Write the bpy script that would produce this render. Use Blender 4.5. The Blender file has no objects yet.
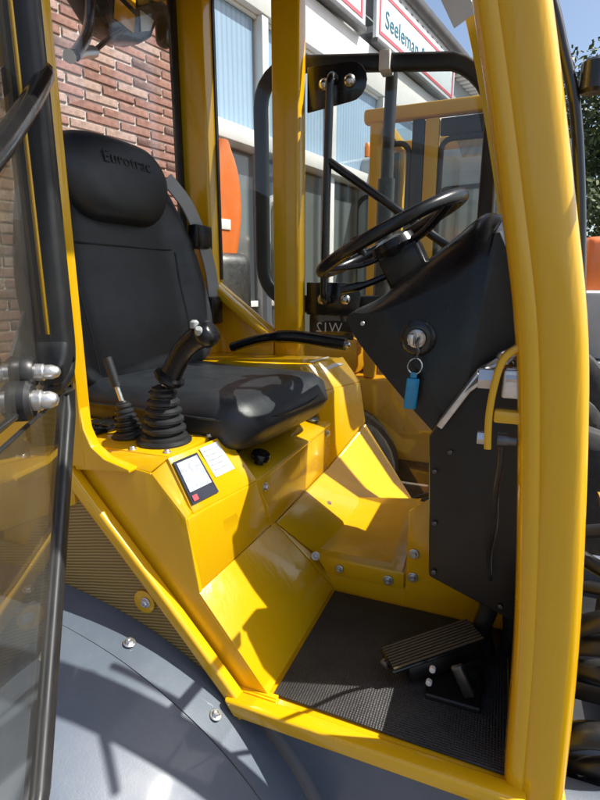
import bpy, bmesh, math, random
from mathutils import Vector, Matrix
R = math.radians
random.seed(7)
scene = bpy.context.scene
C = scene.collection

# ------------------------------------------------------------------ camera, sky, sun, exposure
cam_d = bpy.data.cameras.new('camera')
cam = bpy.data.objects.new('camera', cam_d); C.objects.link(cam)
cam.location = (0, 0, 1.6)
cam.rotation_euler = (R(90 - 12.95), 0, R(21.8))
cam_d.sensor_fit = 'VERTICAL'; cam_d.sensor_height = 24; cam_d.lens = 15.0
cam_d.clip_start = 0.02; cam_d.clip_end = 900
scene.camera = cam

SUN = Vector((0.60, 0.19, 0.78)).normalized()
world = bpy.data.worlds.new('World'); scene.world = world; world.use_nodes = True
wn = world.node_tree; wn.nodes.clear()
sky = wn.nodes.new('ShaderNodeTexSky'); sky.sky_type = 'NISHITA'; sky.sun_disc = False
sky.sun_elevation = math.asin(SUN.z); sky.sun_rotation = math.atan2(SUN.x, SUN.y)
sky.air_density = 1.0; sky.dust_density = 2.2; sky.ozone_density = 1.0
bg = wn.nodes.new('ShaderNodeBackground'); bg.inputs['Strength'].default_value = 0.12
wo = wn.nodes.new('ShaderNodeOutputWorld')
wn.links.new(sky.outputs[0], bg.inputs['Color']); wn.links.new(bg.outputs[0], wo.inputs['Surface'])
sd = bpy.data.lights.new('sun', 'SUN'); sd.energy = 5.0; sd.angle = R(0.53); sd.color = (1.0, 0.95, 0.87)
sun = bpy.data.objects.new('sun', sd); C.objects.link(sun)
sun.rotation_euler = (-SUN).to_track_quat('-Z', 'Y').to_euler()
sun.location = SUN * 30
vs = scene.view_settings
vs.view_transform = 'Standard'; vs.look = 'None'; vs.gamma = 1.0; vs.use_curve_mapping = False
vs.exposure = 0.62
scene.cycles.max_bounces = 10; scene.cycles.transparent_max_bounces = 16
scene.cycles.caustics_reflective = False; scene.cycles.caustics_refractive = False

# ------------------------------------------------------------------ materials
MATS = {}
def nodes_of(name):
    m = bpy.data.materials.new(name); m.use_nodes = True
    nt = m.node_tree
    return m, nt, nt.nodes['Principled BSDF']
def noise(nt, scale, detail=4, rough=.55, coord='Object', stretch=None):
    tc = nt.nodes.new('ShaderNodeTexCoord'); n = nt.nodes.new('ShaderNodeTexNoise')
    n.inputs['Scale'].default_value = scale; n.inputs['Detail'].default_value = detail; n.inputs['Roughness'].default_value = rough
    if stretch:
        mp = nt.nodes.new('ShaderNodeMapping'); mp.inputs['Scale'].default_value = stretch
        nt.links.new(tc.outputs[coord], mp.inputs[0]); nt.links.new(mp.outputs[0], n.inputs['Vector'])
    else:
        nt.links.new(tc.outputs[coord], n.inputs['Vector'])
    return n
def ramp(nt, src, stops):
    r = nt.nodes.new('ShaderNodeValToRGB'); e = r.color_ramp.elements
    while len(e) < len(stops): e.new(.5)
    for i, (p, c) in enumerate(stops):
        e[i].position = p; e[i].color = (*c, 1) if len(c) == 3 else c
    nt.links.new(src, r.inputs[0]); return r
def bump(nt, src, bsdf, strength, dist=.002):
    b = nt.nodes.new('ShaderNodeBump'); b.inputs['Strength'].default_value = strength; b.inputs['Distance'].default_value = dist
    nt.links.new(src, b.inputs['Height']); nt.links.new(b.outputs[0], bsdf.inputs['Normal']); return b
def mat(name, col, rough=.5, metal=0., coat=0., var=.12, vscale=6., rvar=.1, bmp=0., bscale=300., bdist=.001, dust=0., dustcol=(.35,.29,.2), spec=.5):
    m, nt, b = nodes_of(name)
    n = noise(nt, vscale)
    c1 = tuple(max(0, c*(1-var)) for c in col); c2 = tuple(min(1, c*(1+var)) for c in col)
    r = ramp(nt, n.outputs[0], [(.3, c1), (.7, c2)])
    out = r.outputs[0]
    if dust:
        d = noise(nt, 23, 8, .7); dr = ramp(nt, d.outputs[0], [(.48, (0,0,0)), (.8, (dust,dust,dust))])
        mx = nt.nodes.new('ShaderNodeMix'); mx.data_type = 'RGBA'
        nt.links.new(dr.outputs[0], mx.inputs['Factor']); nt.links.new(out, mx.inputs['A']); mx.inputs['B'].default_value = (*dustcol, 1)
        out = mx.outputs['Result']
    nt.links.new(out, b.inputs['Base Color'])
    n2 = noise(nt, vscale*3.1, 6)
    rr = ramp(nt, n2.outputs[0], [(.3, (max(.02, rough-rvar),)*3), (.75, (min(1, rough+rvar),)*3)])
    nt.links.new(rr.outputs[0], b.inputs['Roughness'])
    b.inputs['Metallic'].default_value = metal; b.inputs['Coat Weight'].default_value = coat; b.inputs['Coat Roughness'].default_value = .08
    b.inputs['Specular IOR Level'].default_value = spec
    if bmp:
        n3 = noise(nt, bscale, 3); bump(nt, n3.outputs[0], b, bmp, bdist)
    MATS[name] = m; return m
mat('yellow', (.80, .45, .003), .25, coat=.5, var=.04, vscale=3, rvar=.08, bmp=.12, bscale=160, bdist=.0008, dust=.05, dustcol=(.45,.30,.09))
def streaks(name):
    nt = MATS[name].node_tree; b = nt.nodes['Principled BSDF']; old = b.inputs['Normal'].links[0].from_node
    n = noise(nt, 1.0, 3, .5, stretch=(55, 55, 2.2)); bb = nt.nodes.new('ShaderNodeBump'); bb.inputs['Strength'].default_value = .22; bb.inputs['Distance'].default_value = .004
    nt.links.new(n.outputs[0], bb.inputs['Height']); nt.links.new(old.outputs[0], bb.inputs['Normal']); nt.links.new(bb.outputs[0], b.inputs['Normal'])
streaks('yellow')
mat('yellow_far', (.72, .40, .01), .45, var=.08)
mat('vinyl', (.016, .0195, .025), .46, var=.2, vscale=9, rvar=.07, bmp=.4, bscale=420, bdist=.0008, dust=.16, dustcol=(.11,.105,.10), spec=.6)
mat('black_plastic', (.008, .008, .0095), .27, var=.2, rvar=.08, bmp=.25, bscale=500, bdist=.0006, dust=.07, dustcol=(.08,.07,.06))
mat('black_matte', (.007, .0065, .006), .5, var=.2, dust=.06, dustcol=(.07,.06,.05))
mat('rubber', (.016, .017, .019), .45, var=.25, rvar=.1, dust=.2, dustcol=(.09,.085,.08))
mat('black_paint', (.012, .012, .013), .25, coat=.3, var=.2, dust=.05, dustcol=(.08,.07,.06))
mat('grey_paint', (.105, .130, .170), .50, coat=.35, var=.06, vscale=4, rvar=.06, bmp=.35, bscale=260, bdist=.0008, dust=.16, dustcol=(.27,.27,.27))
mat('steel', (.62, .61, .59), .28, 1., var=.1, vscale=40, rvar=.12)
mat('zinc', (.66, .66, .66), .38, .9, var=.12, vscale=60, rvar=.12)
mat('dark_steel', (.13, .13, .13), .4, .9, var=.2, vscale=30)
mat('white_paint', (.78, .78, .76), .45, var=.04, dust=.08)
mat('white_sticker', (.80, .80, .78), .4, var=.05)
mat('ink', (.02, .025, .05), .5)
mat('sticker_grey', (.50, .53, .60), .4, var=.25, vscale=120)
mat('blue_tag', (.01, .30, .58), .3, coat=.3, var=.05)
mat('red_paint', (.55, .10, .12), .5)
mat('sign_white', (.70, .78, .84), .35, var=.03)
mat('sign_ink', (.02, .14, .19), .4)
mat('mortar', (.60, .57, .52), .9, var=.15, vscale=30, bmp=.6, bscale=90, bdist=.004)
mat('tile_roof', (.10, .085, .08), .7, var=.3, vscale=20)
mat('gutter', (.11, .11, .11), .5, .3)
mat('orange', (.72, .16, .02), .38, coat=.3, var=.08, dust=.2)
mat('pale_grey', (.42, .44, .45), .45, var=.06, dust=.15)
mat('interior_dark', (.05, .05, .05), .8)
mat('curtain', (.55, .58, .55), .8, var=.1)
mat('amber', (.80, .22, .02), .25, coat=.5)
mat('tyre', (.022, .022, .022), .75, var=.25, bmp=.4, bscale=120, dust=.45, dustcol=(.12,.105,.085))
mat('bark', (.09, .065, .045), .9, var=.3, vscale=12, bmp=.6, bscale=40, bdist=.01)
mat('hydraulic', (.012, .012, .012), .42, var=.3, dust=.25, dustcol=(.10,.085,.07))
mat('pedal_rib', (.10, .075, .04), .6, var=.3)
mat('dial', (.1, .1, .1), .3)
mat('lamp_black', (.01, .01, .01), .3, coat=.2)
mat('headrest_ink', (.007, .007, .008), .5)

def make_mat_floor():
    m, nt, b = nodes_of('mat_rubber')
    tc = nt.nodes.new('ShaderNodeTexCoord')
    v = nt.nodes.new('ShaderNodeTexVoronoi'); v.inputs['Scale'].default_value = 190; v.inputs['Randomness'].default_value = .15
    nt.links.new(tc.outputs['Object'], v.inputs['Vector'])
    n = noise(nt, 14, 6); r = ramp(nt, n.outputs[0], [(.3, (.022,.023,.025)), (.8, (.052,.051,.05))])
    nt.links.new(r.outputs[0], b.inputs['Base Color']); b.inputs['Roughness'].default_value = .5
    bump(nt, v.outputs['Distance'], b, .9, .003); MATS['mat_rubber'] = m
make_mat_floor()
def make_grille():
    m, nt, b = nodes_of('mesh_plate')
    tc = nt.nodes.new('ShaderNodeTexCoord')
    mp = nt.nodes.new('ShaderNodeMapping'); mp.inputs['Rotation'].default_value = (0, R(12), 0)
    nt.links.new(tc.outputs['Object'], mp.inputs[0])
    w = nt.nodes.new('ShaderNodeTexWave'); w.wave_type = 'BANDS'; w.bands_direction = 'Z'; w.inputs['Scale'].default_value = 44; w.inputs['Distortion'].default_value = .6; w.inputs['Detail'].default_value = 0
    w.inputs['Detail Scale'].default_value = .6
    nt.links.new(mp.outputs[0], w.inputs['Vector'])
    v = nt.nodes.new('ShaderNodeTexVoronoi'); v.inputs['Scale'].default_value = 330; v.inputs['Randomness'].default_value = 0
    nt.links.new(tc.outputs['Object'], v.inputs['Vector'])
    r = ramp(nt, w.outputs['Fac'], [(.12, (.27,.18,.055)), (.88, (.52,.36,.11))])
    r2 = ramp(nt, v.outputs['Distance'], [(.25, (.35,.35,.35)), (.5, (1,1,1))])
    mx = nt.nodes.new('ShaderNodeMix'); mx.data_type = 'RGBA'; mx.blend_type = 'MULTIPLY'; mx.inputs['Factor'].default_value = .8
    nt.links.new(r.outputs[0], mx.inputs['A']); nt.links.new(r2.outputs[0], mx.inputs['B'])
    nt.links.new(mx.outputs['Result'], b.inputs['Base Color']); b.inputs['Roughness'].default_value = .45
    bump(nt, w.outputs['Fac'], b, .5, .004); MATS['mesh_plate'] = m
make_grille()
def make_glass(name, tint, refl=.07, rough=.0, dirt=.04):
    m = bpy.data.materials.new(name); m.use_nodes = True; nt = m.node_tree; nt.nodes.clear()
    o = nt.nodes.new('ShaderNodeOutputMaterial'); t = nt.nodes.new('ShaderNodeBsdfTransparent'); t.inputs[0].default_value = (*tint, 1)
    g = nt.nodes.new('ShaderNodeBsdfGlossy'); g.inputs['Roughness'].default_value = rough
    lw = nt.nodes.new('ShaderNodeLayerWeight'); lw.inputs['Blend'].default_value = .5
    pw = nt.nodes.new('ShaderNodeMath'); pw.operation = 'POWER'; nt.links.new(lw.outputs['Facing'], pw.inputs[0]); pw.inputs[1].default_value = 5
    f = nt.nodes.new('ShaderNodeMath'); f.operation = 'MULTIPLY_ADD'; nt.links.new(pw.outputs[0], f.inputs[0]); f.inputs[1].default_value = .96; f.inputs[2].default_value = .04
    mx = nt.nodes.new('ShaderNodeMixShader'); nt.links.new(f.outputs[0], mx.inputs[0]); nt.links.new(t.outputs[0], mx.inputs[1]); nt.links.new(g.outputs[0], mx.inputs[2])
    d = nt.nodes.new('ShaderNodeBsdfDiffuse'); d.inputs[0].default_value = (.55,.52,.46,1)
    n = noise(nt, 5, 8, .7); r = ramp(nt, n.outputs[0], [(.35, (dirt*.3,)*3), (.8, (dirt*1.6,)*3)])
    m2 = nt.nodes.new('ShaderNodeMixShader'); nt.links.new(r.outputs[0], m2.inputs[0]); nt.links.new(mx.outputs[0], m2.inputs[1]); nt.links.new(d.outputs[0], m2.inputs[2])
    nt.links.new(m2.outputs[0], o.inputs['Surface']); MATS[name] = m
make_glass('glass', (.93,.95,.94), dirt=.035)
make_glass('door_glass', (.84,.86,.84), dirt=.05)
make_glass('near_glass', (.66,.67,.64), dirt=.05)
make_glass('smoked_glass', (.80,.78,.73), dirt=.05)
def make_pane(name, c1, c2, scale, rough=.08):
    m, nt, b = nodes_of(name)
    tc = nt.nodes.new('ShaderNodeTexCoord'); w = nt.nodes.new('ShaderNodeTexWave'); w.bands_direction = 'X'; w.inputs['Scale'].default_value = scale; w.inputs['Distortion'].default_value = .4
    nt.links.new(tc.outputs['Object'], w.inputs['Vector'])
    r = ramp(nt, w.outputs['Fac'], [(.05, c1), (.55, c2)]); nt.links.new(r.outputs[0], b.inputs['Base Color'])
    b.inputs['Roughness'].default_value = rough; b.inputs['Specular IOR Level'].default_value = .6; b.inputs['Coat Weight'].default_value = .5
    MATS[name] = m
make_pane('blind_sky_pane', (.25,.38,.53), (.33,.46,.60), 6.0)  # blind stripes, with the sky's blue reflection put into their colour
make_pane('shop_pane', (.05,.06,.065), (.13,.15,.15), 1.3)
make_pane('grey_pane', (.14,.19,.18), (.33,.40,.37), 2.6)
def make_bricks():
    for k, c in enumerate([(.34,.175,.14), (.29,.145,.115), (.40,.21,.165), (.33,.20,.17), (.46,.31,.26)]):
        m, nt, b = nodes_of('brick_%d' % k)
        n = noise(nt, 38, 6, .7); r = ramp(nt, n.outputs[0], [(.3, tuple(x*.62 for x in c)), (.5, c), (.75, tuple(min(1, x*1.35+.03) for x in c))])
        nt.links.new(r.outputs[0], b.inputs['Base Color']); b.inputs['Roughness'].default_value = .9
        n2 = noise(nt, 70, 6, .7); bump(nt, n2.outputs[0], b, .8, .006); MATS['brick_%d' % k] = m
    m, nt, b = nodes_of('brickwork')
    tc = nt.nodes.new('ShaderNodeTexCoord'); mp = nt.nodes.new('ShaderNodeMapping'); mp.inputs['Rotation'].default_value = (R(-90), 0, 0)
    nt.links.new(tc.outputs['Object'], mp.inputs[0])
    t = nt.nodes.new('ShaderNodeTexBrick'); nt.links.new(mp.outputs[0], t.inputs['Vector'])
    t.inputs['Color1'].default_value = (.31,.135,.095,1); t.inputs['Color2'].default_value = (.24,.11,.085,1); t.inputs['Mortar'].default_value = (.42,.39,.35,1)
    t.inputs['Scale'].default_value = 1; t.inputs['Brick Width'].default_value = .22; t.inputs['Row Height'].default_value = .0535; t.inputs['Mortar Size'].default_value = .006
    nt.links.new(t.outputs['Color'], b.inputs['Base Color']); b.inputs['Roughness'].default_value = .9
    bump(nt, t.outputs['Fac'], b, -.5, .005); MATS['brickwork'] = m
    m, nt, b = nodes_of('pavers')
    tc = nt.nodes.new('ShaderNodeTexCoord'); t = nt.nodes.new('ShaderNodeTexBrick'); nt.links.new(tc.outputs['Object'], t.inputs['Vector'])
    t.inputs['Color1'].default_value = (.20,.17,.145,1); t.inputs['Color2'].default_value = (.15,.135,.12,1); t.inputs['Mortar'].default_value = (.07,.06,.05,1)
    t.inputs['Scale'].default_value = 1; t.inputs['Brick Width'].default_value = .21; t.inputs['Row Height'].default_value = .105; t.inputs['Mortar Size'].default_value = .004
    nt.links.new(t.outputs['Color'], b.inputs['Base Color']); b.inputs['Roughness'].default_value = .85
    bump(nt, t.outputs['Fac'], b, -.5, .004); MATS['pavers'] = m
make_bricks()
def make_leaf():
    m, nt, b = nodes_of('leaf')
    oi = nt.nodes.new('ShaderNodeNewGeometry')
    r = ramp(nt, oi.outputs['Random Per Island'], [(0, (.035,.06,.015)), (1, (.10,.13,.035))])
    nt.links.new(r.outputs[0], b.inputs['Base Color']); b.inputs['Roughness'].default_value = .6; MATS['leaf'] = m
make_leaf()

# ------------------------------------------------------------------ mesh helpers
def finish(name, bm, m, parent=None, sharp=35, smooth=True):
    me = bpy.data.meshes.new(name)
    bmesh.ops.recalc_face_normals(bm, faces=bm.faces)
    bm.to_mesh(me); bm.free()
    if smooth:
        me.polygons.foreach_set('use_smooth', [True]*len(me.polygons)); me.set_sharp_from_angle(angle=R(sharp))
    me.materials.append(MATS[m] if isinstance(m, str) else m)
    o = bpy.data.objects.new(name, me); C.objects.link(o); o.parent = parent
    return o
def bevel(bm, w, seg=2, ang=25, geom=None):
    if w <= 0: return
    es = [e for e in (geom or bm.edges) if len(e.link_faces) == 2 and e.calc_face_angle(0) > R(ang)]
    if es: bmesh.ops.bevel(bm, geom=es, offset=w, segments=seg, profile=.5, affect='EDGES', clamp_overlap=True)
def add_box(bm, lo, hi, bv=0, seg=2, M=None):
    t = bmesh.new()
    vs_ = [t.verts.new((x, y, z)) for z in (lo[2], hi[2]) for y in (lo[1], hi[1]) for x in (lo[0], hi[0])]
    for f in ((0,1,3,2),(4,5,7,6),(0,1,5,4),(2,3,7,6),(0,2,6,4),(1,3,7,5)): t.faces.new([vs_[i] for i in f])
    bmesh.ops.recalc_face_normals(t, faces=t.faces)
    bevel(t, bv, seg); merge(bm, t, M)
def merge(bm, t, M=None):
    if M is not None: bmesh.ops.transform(t, matrix=M, verts=t.verts)
    me = bpy.data.meshes.new('tmp'); t.to_mesh(me); t.free(); bm.from_mesh(me); bpy.data.meshes.remove(me)
def add_prism(bm, pts, off, bv=0, seg=2, M=None):
    t = bmesh.new(); off = Vector(off)
    a = [t.verts.new(p) for p in pts]; b = [t.verts.new(Vector(p)+off) for p in pts]
    t.faces.new(a); t.faces.new(list(reversed(b)))
    k = len(pts)
    for i in range(k): t.faces.new((a[i], b[i], b[(i+1) % k], a[(i+1) % k]))
    bmesh.ops.recalc_face_normals(t, faces=t.faces)
    bevel(t, bv, seg); merge(bm, t, M)
def frames(path, closed=False):
    k = len(path); out = []; up = None
    for i in range(k):
        if closed: d = (path[(i+1) % k]-path[i-1])
        else: d = path[min(i+1, k-1)]-path[max(i-1, 0)]
        d.normalize()
        if up is None:
            up = Vector((0,0,1)) if abs(d.z) < .9 else Vector((1,0,0))
        s = d.cross(up); s.normalize(); up = s.cross(d); up.normalize()
        out.append((d, s.copy(), up.copy()))
    return out
def smooth_path(pts, n=6, closed=False):
    pts = [Vector(p) for p in pts]; out = []; k = len(pts)
    rng = range(k if closed else k-1)
    for i in rng:
        if closed: p0, p1, p2, p3 = pts[i-1], pts[i], pts[(i+1) % k], pts[(i+2) % k]
        else: p0, p1, p2, p3 = pts[max(i-1,0)], pts[i], pts[i+1], pts[min(i+2,k-1)]
        for j in range(n):
            t = j/n
            out.append(.5*((2*p1)+(p2-p0)*t+(2*p0-5*p1+4*p2-p3)*t*t+(3*p1-p0-3*p2+p3)*t**3))
    if not closed: out.append(pts[-1])
    return out
def add_tube(bm, path, r, seg=12, closed=False, prof=None):
    path = [Vector(p) for p in path]; fr = frames(path, closed); k = len(path); rings = []
    for i, (p, (d, s, u)) in enumerate(zip(path, fr)):
        rad = r(i/(k-1)) if callable(r) else r
        if prof: ring = [bm.verts.new(p+s*x*rad+u*y*rad) for x, y in prof]
        else: ring = [bm.verts.new(p+(s*math.cos(2*math.pi*a/seg)+u*math.sin(2*math.pi*a/seg))*rad) for a in range(seg)]
        rings.append(ring)
    n = len(rings[0])
    for i in range(k if closed else k-1):
        A, B = rings[i], rings[(i+1) % k]
        sh = 0
        if closed and i == k-1:
            sh = min(range(n), key=lambda q: sum((A[j].co-B[(j+q) % n].co).length for j in range(n)))
        for j in range(n): bm.faces.new((A[j], A[(j+1) % n], B[(j+1+sh) % n], B[(j+sh) % n]))
    if not closed:
        bm.faces.new(list(reversed(rings[0]))); bm.faces.new(rings[-1])
def add_lathe(bm, prof, M=None, seg=20):
    t = bmesh.new(); rings = []
    for r, z in prof: rings.append([t.verts.new((r*math.cos(2*math.pi*a/seg), r*math.sin(2*math.pi*a/seg), z)) for a in range(seg)])
    for A, B in zip(rings, rings[1:]):
        for j in range(seg): t.faces.new((A[j], A[(j+1) % seg], B[(j+1) % seg], B[j]))
    t.faces.new(list(reversed(rings[0]))); t.faces.new(rings[-1]); merge(bm, t, M)
def loft(bm, loops, cap=True):
    rings = [[bm.verts.new(p) for p in lp] for lp in loops]; n = len(rings[0])
    for A, B in zip(rings, rings[1:]):
        for j in range(n): bm.faces.new((A[j], A[(j+1) % n], B[(j+1) % n], B[j]))
    if cap: bm.faces.new(list(reversed(rings[0]))); bm.faces.new(rings[-1])
def orient(loc, zdir, xdir=None):
    z = Vector(zdir).normalized(); x = Vector(xdir) if xdir else (Vector((1,0,0)) if abs(z.x) < .9 else Vector((0,1,0)))
    y = z.cross(x).normalized(); x = y.cross(z).normalized()
    return Matrix.Translation(Vector(loc)) @ Matrix(((x.x,y.x,z.x),(x.y,y.y,z.y),(x.z,y.z,z.z))).to_4x4()
def rrect(w, h, r, n=4):
    out = []
    for cx, cy, a0 in ((w/2-r, h/2-r, 0), (-w/2+r, h/2-r, 90), (-w/2+r, -h/2+r, 180), (w/2-r, -h/2+r, 270)):
        for i in range(n+1):
            a = R(a0+90*i/n); out.append((cx+r*math.cos(a), cy+r*math.sin(a)))
    return out
def empty(name, loc=(0,0,0), rz=0, label=None, cat=None, group=None):
    o = bpy.data.objects.new(name, None); C.objects.link(o); o.location = loc; o.rotation_euler = (0,0,rz)
    o.empty_display_size = .2
    if label: tag(o, label, cat, group)
    return o
def tag(o, label, cat, group=None, kind=None):
    if label: o['label'] = label
    if cat: o['category'] = cat
    if group: o['group'] = group
    if kind: o['kind'] = kind
    return o
def prism(name, pts, off, m, parent, bv=.003, seg=2):
    bm = bmesh.new(); add_prism(bm, pts, off, bv, seg); return finish(name, bm, m, parent)
def box(name, lo, hi, m, parent, bv=.003, seg=2):
    bm = bmesh.new(); add_box(bm, lo, hi, bv, seg); return finish(name, bm, m, parent)
def tube(name, pts, r, m, parent, n=6, seg=12, closed=False, smoothit=True, prof=None):
    bm = bmesh.new(); add_tube(bm, smooth_path(pts, n, closed) if smoothit else pts, r, seg, closed, prof); return finish(name, bm, m, parent, 50)
def lathe(name, prof, loc, zdir, m, parent, seg=20, xdir=None):
    bm = bmesh.new(); add_lathe(bm, prof, orient(loc, zdir, xdir), seg); return finish(name, bm, m, parent, 40)
def text_obj(name, body, size, M, m, parent, ext=.001, shear=0, spacing=1., ob=0.0):
    cu = bpy.data.curves.new(name, 'FONT'); cu.body = body; cu.size = size; cu.extrude = ext; cu.shear = shear; cu.space_character = spacing; cu.offset = ob
    t = bpy.data.objects.new('tmp', cu); C.objects.link(t)
    dg = bpy.context.evaluated_depsgraph_get(); me = bpy.data.meshes.new_from_object(t.evaluated_get(dg))
    bpy.data.objects.remove(t); me.transform(M); me.materials.clear(); me.materials.append(MATS[m])
    o = bpy.data.objects.new(name, me); C.objects.link(o); o.parent = parent; return o
BOLT = {}
def bolt(loc, d, parent, r=.007, m='zinc', washer=True):
    key = (r, m, washer)
    if key not in BOLT:
        bm = bmesh.new()
        if washer: add_lathe(bm, [(r*1.45,0),(r*1.45,r*.2),(r*1.3,r*.3)], None, 16)
        add_lathe(bm, [(r,r*.2),(r,r*.8),(r*.8,r*1.05),(r*.45,r*1.05),(r*.4,r*.7)], None, 6 if r > .006 else 12)
        o = finish('bolt', bm, m, parent, 30); BOLT[key] = o.data
    else:
        o = bpy.data.objects.new('bolt', BOLT[key]); C.objects.link(o); o.parent = parent
    o.matrix_local = orient(loc, d); return o

# ------------------------------------------------------------------ ground
bm = bmesh.new(); S = 400
bm.faces.new([bm.verts.new(p) for p in ((-S,-S,0),(S,-S,0),(S,S,0),(-S,S,0))])
g = finish('ground', bm, 'pavers', None, smooth=False); g['kind'] = 'structure'

# ------------------------------------------------------------------ building behind the machine
BR = math.atan2(.974, .228)
bld = empty('showroom_building', (-2.24, 2.44, 0), BR, 'long white showroom with red brick end wall and band of blue windows', 'building')
wall = box('wall', (-7, .055, 0), (.90, .40, 4.60), 'brickwork', bld, 0)
# the mortar bed and single bricks where the rear window lets one count them
S0, S1, Z0, Z1 = -.75, .90, 1.20, 3.56
bed = box('mortar_bed', (S0, -.003, Z0), (S1, .052, Z1), 'mortar', wall, 0)
bmeshes = []
for k in range(5):
    bm = bmesh.new(); add_box(bm, (-.105, -.012, -.0215), (.105, .0, .0215), .004, 1)
    for v in bm.verts: v.co += Vector((random.uniform(-.002,.002), random.uniform(-.0015,.0015), random.uniform(-.0015,.0015)))
    o = finish('brick', bm, 'brick_%d' % k, bed); bmeshes.append(o.data); bpy.data.objects.remove(o)
row = 0; z = Z0 + .034
while z < Z1 - .02:
    x = S0 + (.11 if row % 2 else .22)*.5 + .002
    while x < S1 - .105:
        b_ = bpy.data.objects.new('brick', random.choice(bmeshes)); C.objects.link(b_); b_.parent = bed
        b_.location = (x + (0 if row % 2 else .05), random.uniform(-.003, .002), z); b_.rotation_euler = (0, random.uniform(-.006,.006), random.uniform(-.01,.01))
        x += .22
    z += .0535; row += 1
# the white showroom front
box('base_wall', (.905, .06, 0), (16, .35, .45), 'white_paint', bld, .004)
box('window_band_sill', (.905, -.06, 2.63), (16, .30, 2.75), 'white_paint', bld, .006)
box('fascia', (.905, -.03, 3.60), (16, .34, 3.97), 'white_paint', bld, .006)
box('upper_wall', (.905, .10, 3.974), (16, .38, 4.60), 'pale_grey', bld, .004)
box('corner_post', (.905, -.04, .452), (1.0, .25, 2.626), 'white_paint', bld, .004)
box('corner_post', (.905, -.04, 2.754), (.97, .25, 3.596), 'white_paint', bld, .004)
posts = [1.52, 2.55, 3.6, 4.7, 5.9, 7.2, 8.6, 10.1, 11.7, 13.5, 15.5]
prev = .97
for i, s in enumerate(posts):
    w = box('window', (prev+.004, .08, 2.754), (s-.004, .16, 3.596), 'pale_grey', bld, 0)
    box('pane', (prev+.03, .055, 2.79), (s-.03, .078, 3.57), 'blind_sky_pane', w, 0)
    box('frame', (prev+.004, .03, 3.572), (s-.004, .054, 3.596), 'white_paint', w, .002)
    box('window_post', (s, -.02, 2.754), (s+.075, .22, 3.596), 'white_paint', bld, .004)
    lw = box('window', (max(prev+.004, 1.004), .10, .454), (s-.004, .2, 2.626), 'interior_dark', bld, 0)
    box('pane', (max(prev+.03, 1.03), .07, .49), (s-.03, .098, 2.60), 'shop_pane', lw, 0)
    box('frame', (max(prev+.03, 1.03), .045, 1.42), (s-.03, .069, 1.47), 'white_paint', lw, .002)
    box('window_post', (s, -.01, .454), (s+.075, .22, 2.626), 'white_paint', bld, .004)
    prev = s + .075
# eaves: boards, dentils, gutter, tiled roof
box('soffit', (-7, -.06, 4.602), (16, .40, 4.65), 'pale_grey', bld, .004)
d0 = None
for i in range(60):
    x = 2.2 + i*.16
    if d0 is None:
        d0 = box('dentil', (-.045, -.05, -.065), (.045, .098, 0), 'white_paint', bld, .003); o = d0
    else:
        o = d0.copy(); C.objects.link(o)
    o.location = (x, 0, 4.600)
bm = bmesh.new(); prof = [(-.07, .04)] + [(.07*math.cos(R(a)), .07*math.sin(R(a))) for a in range(180, 361, 20)] + [(.07, .04)]
pin = [(x*.9, y*.9+.004) for x, y in prof]
loop = prof + list(reversed(pin))
loft(bm, [[(xx, -.075+a, 4.70+b) for a, b in loop] for xx in (-7, 16)]); finish('gutter', bm, 'gutter', bld)
for i in range(24):
    t0 = -.31 + i*.16
    if i == 0:
        r0 = prism('roof_tile_course', [(-7,-.02,4.69),(16,-.02,4.69),(16,.17,4.81),(-7,.17,4.81)], (0,-.01,.025), 'tile_roof', bld, 0); o = r0
    else:
        o = r0.copy(); C.objects.link(o); o.location = (0, .16*i, .10*i)
# the two sign boards
def sign(name, s0, s1, z0, z1, label, body=None):
    root = empty(name, (-2.24, 2.44, 0), BR, label, 'sign', 'sign boards along the eaves')
    b = box('board', (s0, -.09, z0), (s1, -.05, z1), 'sign_white', root, .004)
    box('post', (s0+.1, -.0495, z0+.1), (s0+.16, .098, z0+.16), 'pale_grey', root, 0); box('post', (s1-.2, -.0495, z0+.1), (s1-.14, .098, z0+.16), 'pale_grey', root, 0)
    t = .035
    for lo, hi in (((s0+.06, z0+.05), (s1-.06, z0+.05+t)), ((s0+.06, z1-.05-t), (s1-.06, z1-.05)), ((s0+.06, z0+.052+t), (s0+.06+t, z1-.052-t)), ((s1-.06-t, z0+.052+t), (s1-.06, z1-.052-t))):
        box('border', (lo[0], -.095, lo[1]), (hi[0], -.0905, hi[1]), 'red_paint', b, 0)
    box('lower_trim', (s0, -.11, z0-.05), (s1, -.032, z0-.003), 'gutter', root, .004)
    if body:
        M = Matrix.Translation((s0+.19, -.093, z0+.155)) @ Matrix.Rotation(R(90), 4, 'X')
        t_ = text_obj('lettering', body, .225, M, 'sign_ink', b, .002, spacing=1.04)
        bt = bmesh.new(); bt.from_mesh(t_.data); bpy.data.objects.remove(t_); seen = set()
        for v0 in bt.verts:
            if v0.index in seen: continue
            stack = [v0]; isl = []; seen.add(v0.index)
            while stack:
                v = stack.pop(); isl.append(v)
                for e in v.link_edges:
                    o_ = e.other_vert(v)
                    if o_.index not in seen: seen.add(o_.index); stack.append(o_)
            ids = {v.index: k for k, v in enumerate(isl)}
            me = bpy.data.meshes.new('letter'); fs = {f for v in isl for f in v.link_faces}
            me.from_pydata([v.co for v in isl], [], [[ids[v.index] for v in f.verts] for f in fs]); me.materials.append(MATS['sign_ink'])
            lo_ = bpy.data.objects.new('letter', me); C.objects.link(lo_); lo_.parent = b
        bt.free()
    return root
sign('sign_board', 3.25, 5.6, 4.03, 4.53, 'white board with red border and dark lettering under the eaves', 'Seeleman & H')
sign('sign_board', .98, 3.02, 4.03, 4.53, 'blank pale board with red border over the first windows')
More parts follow.
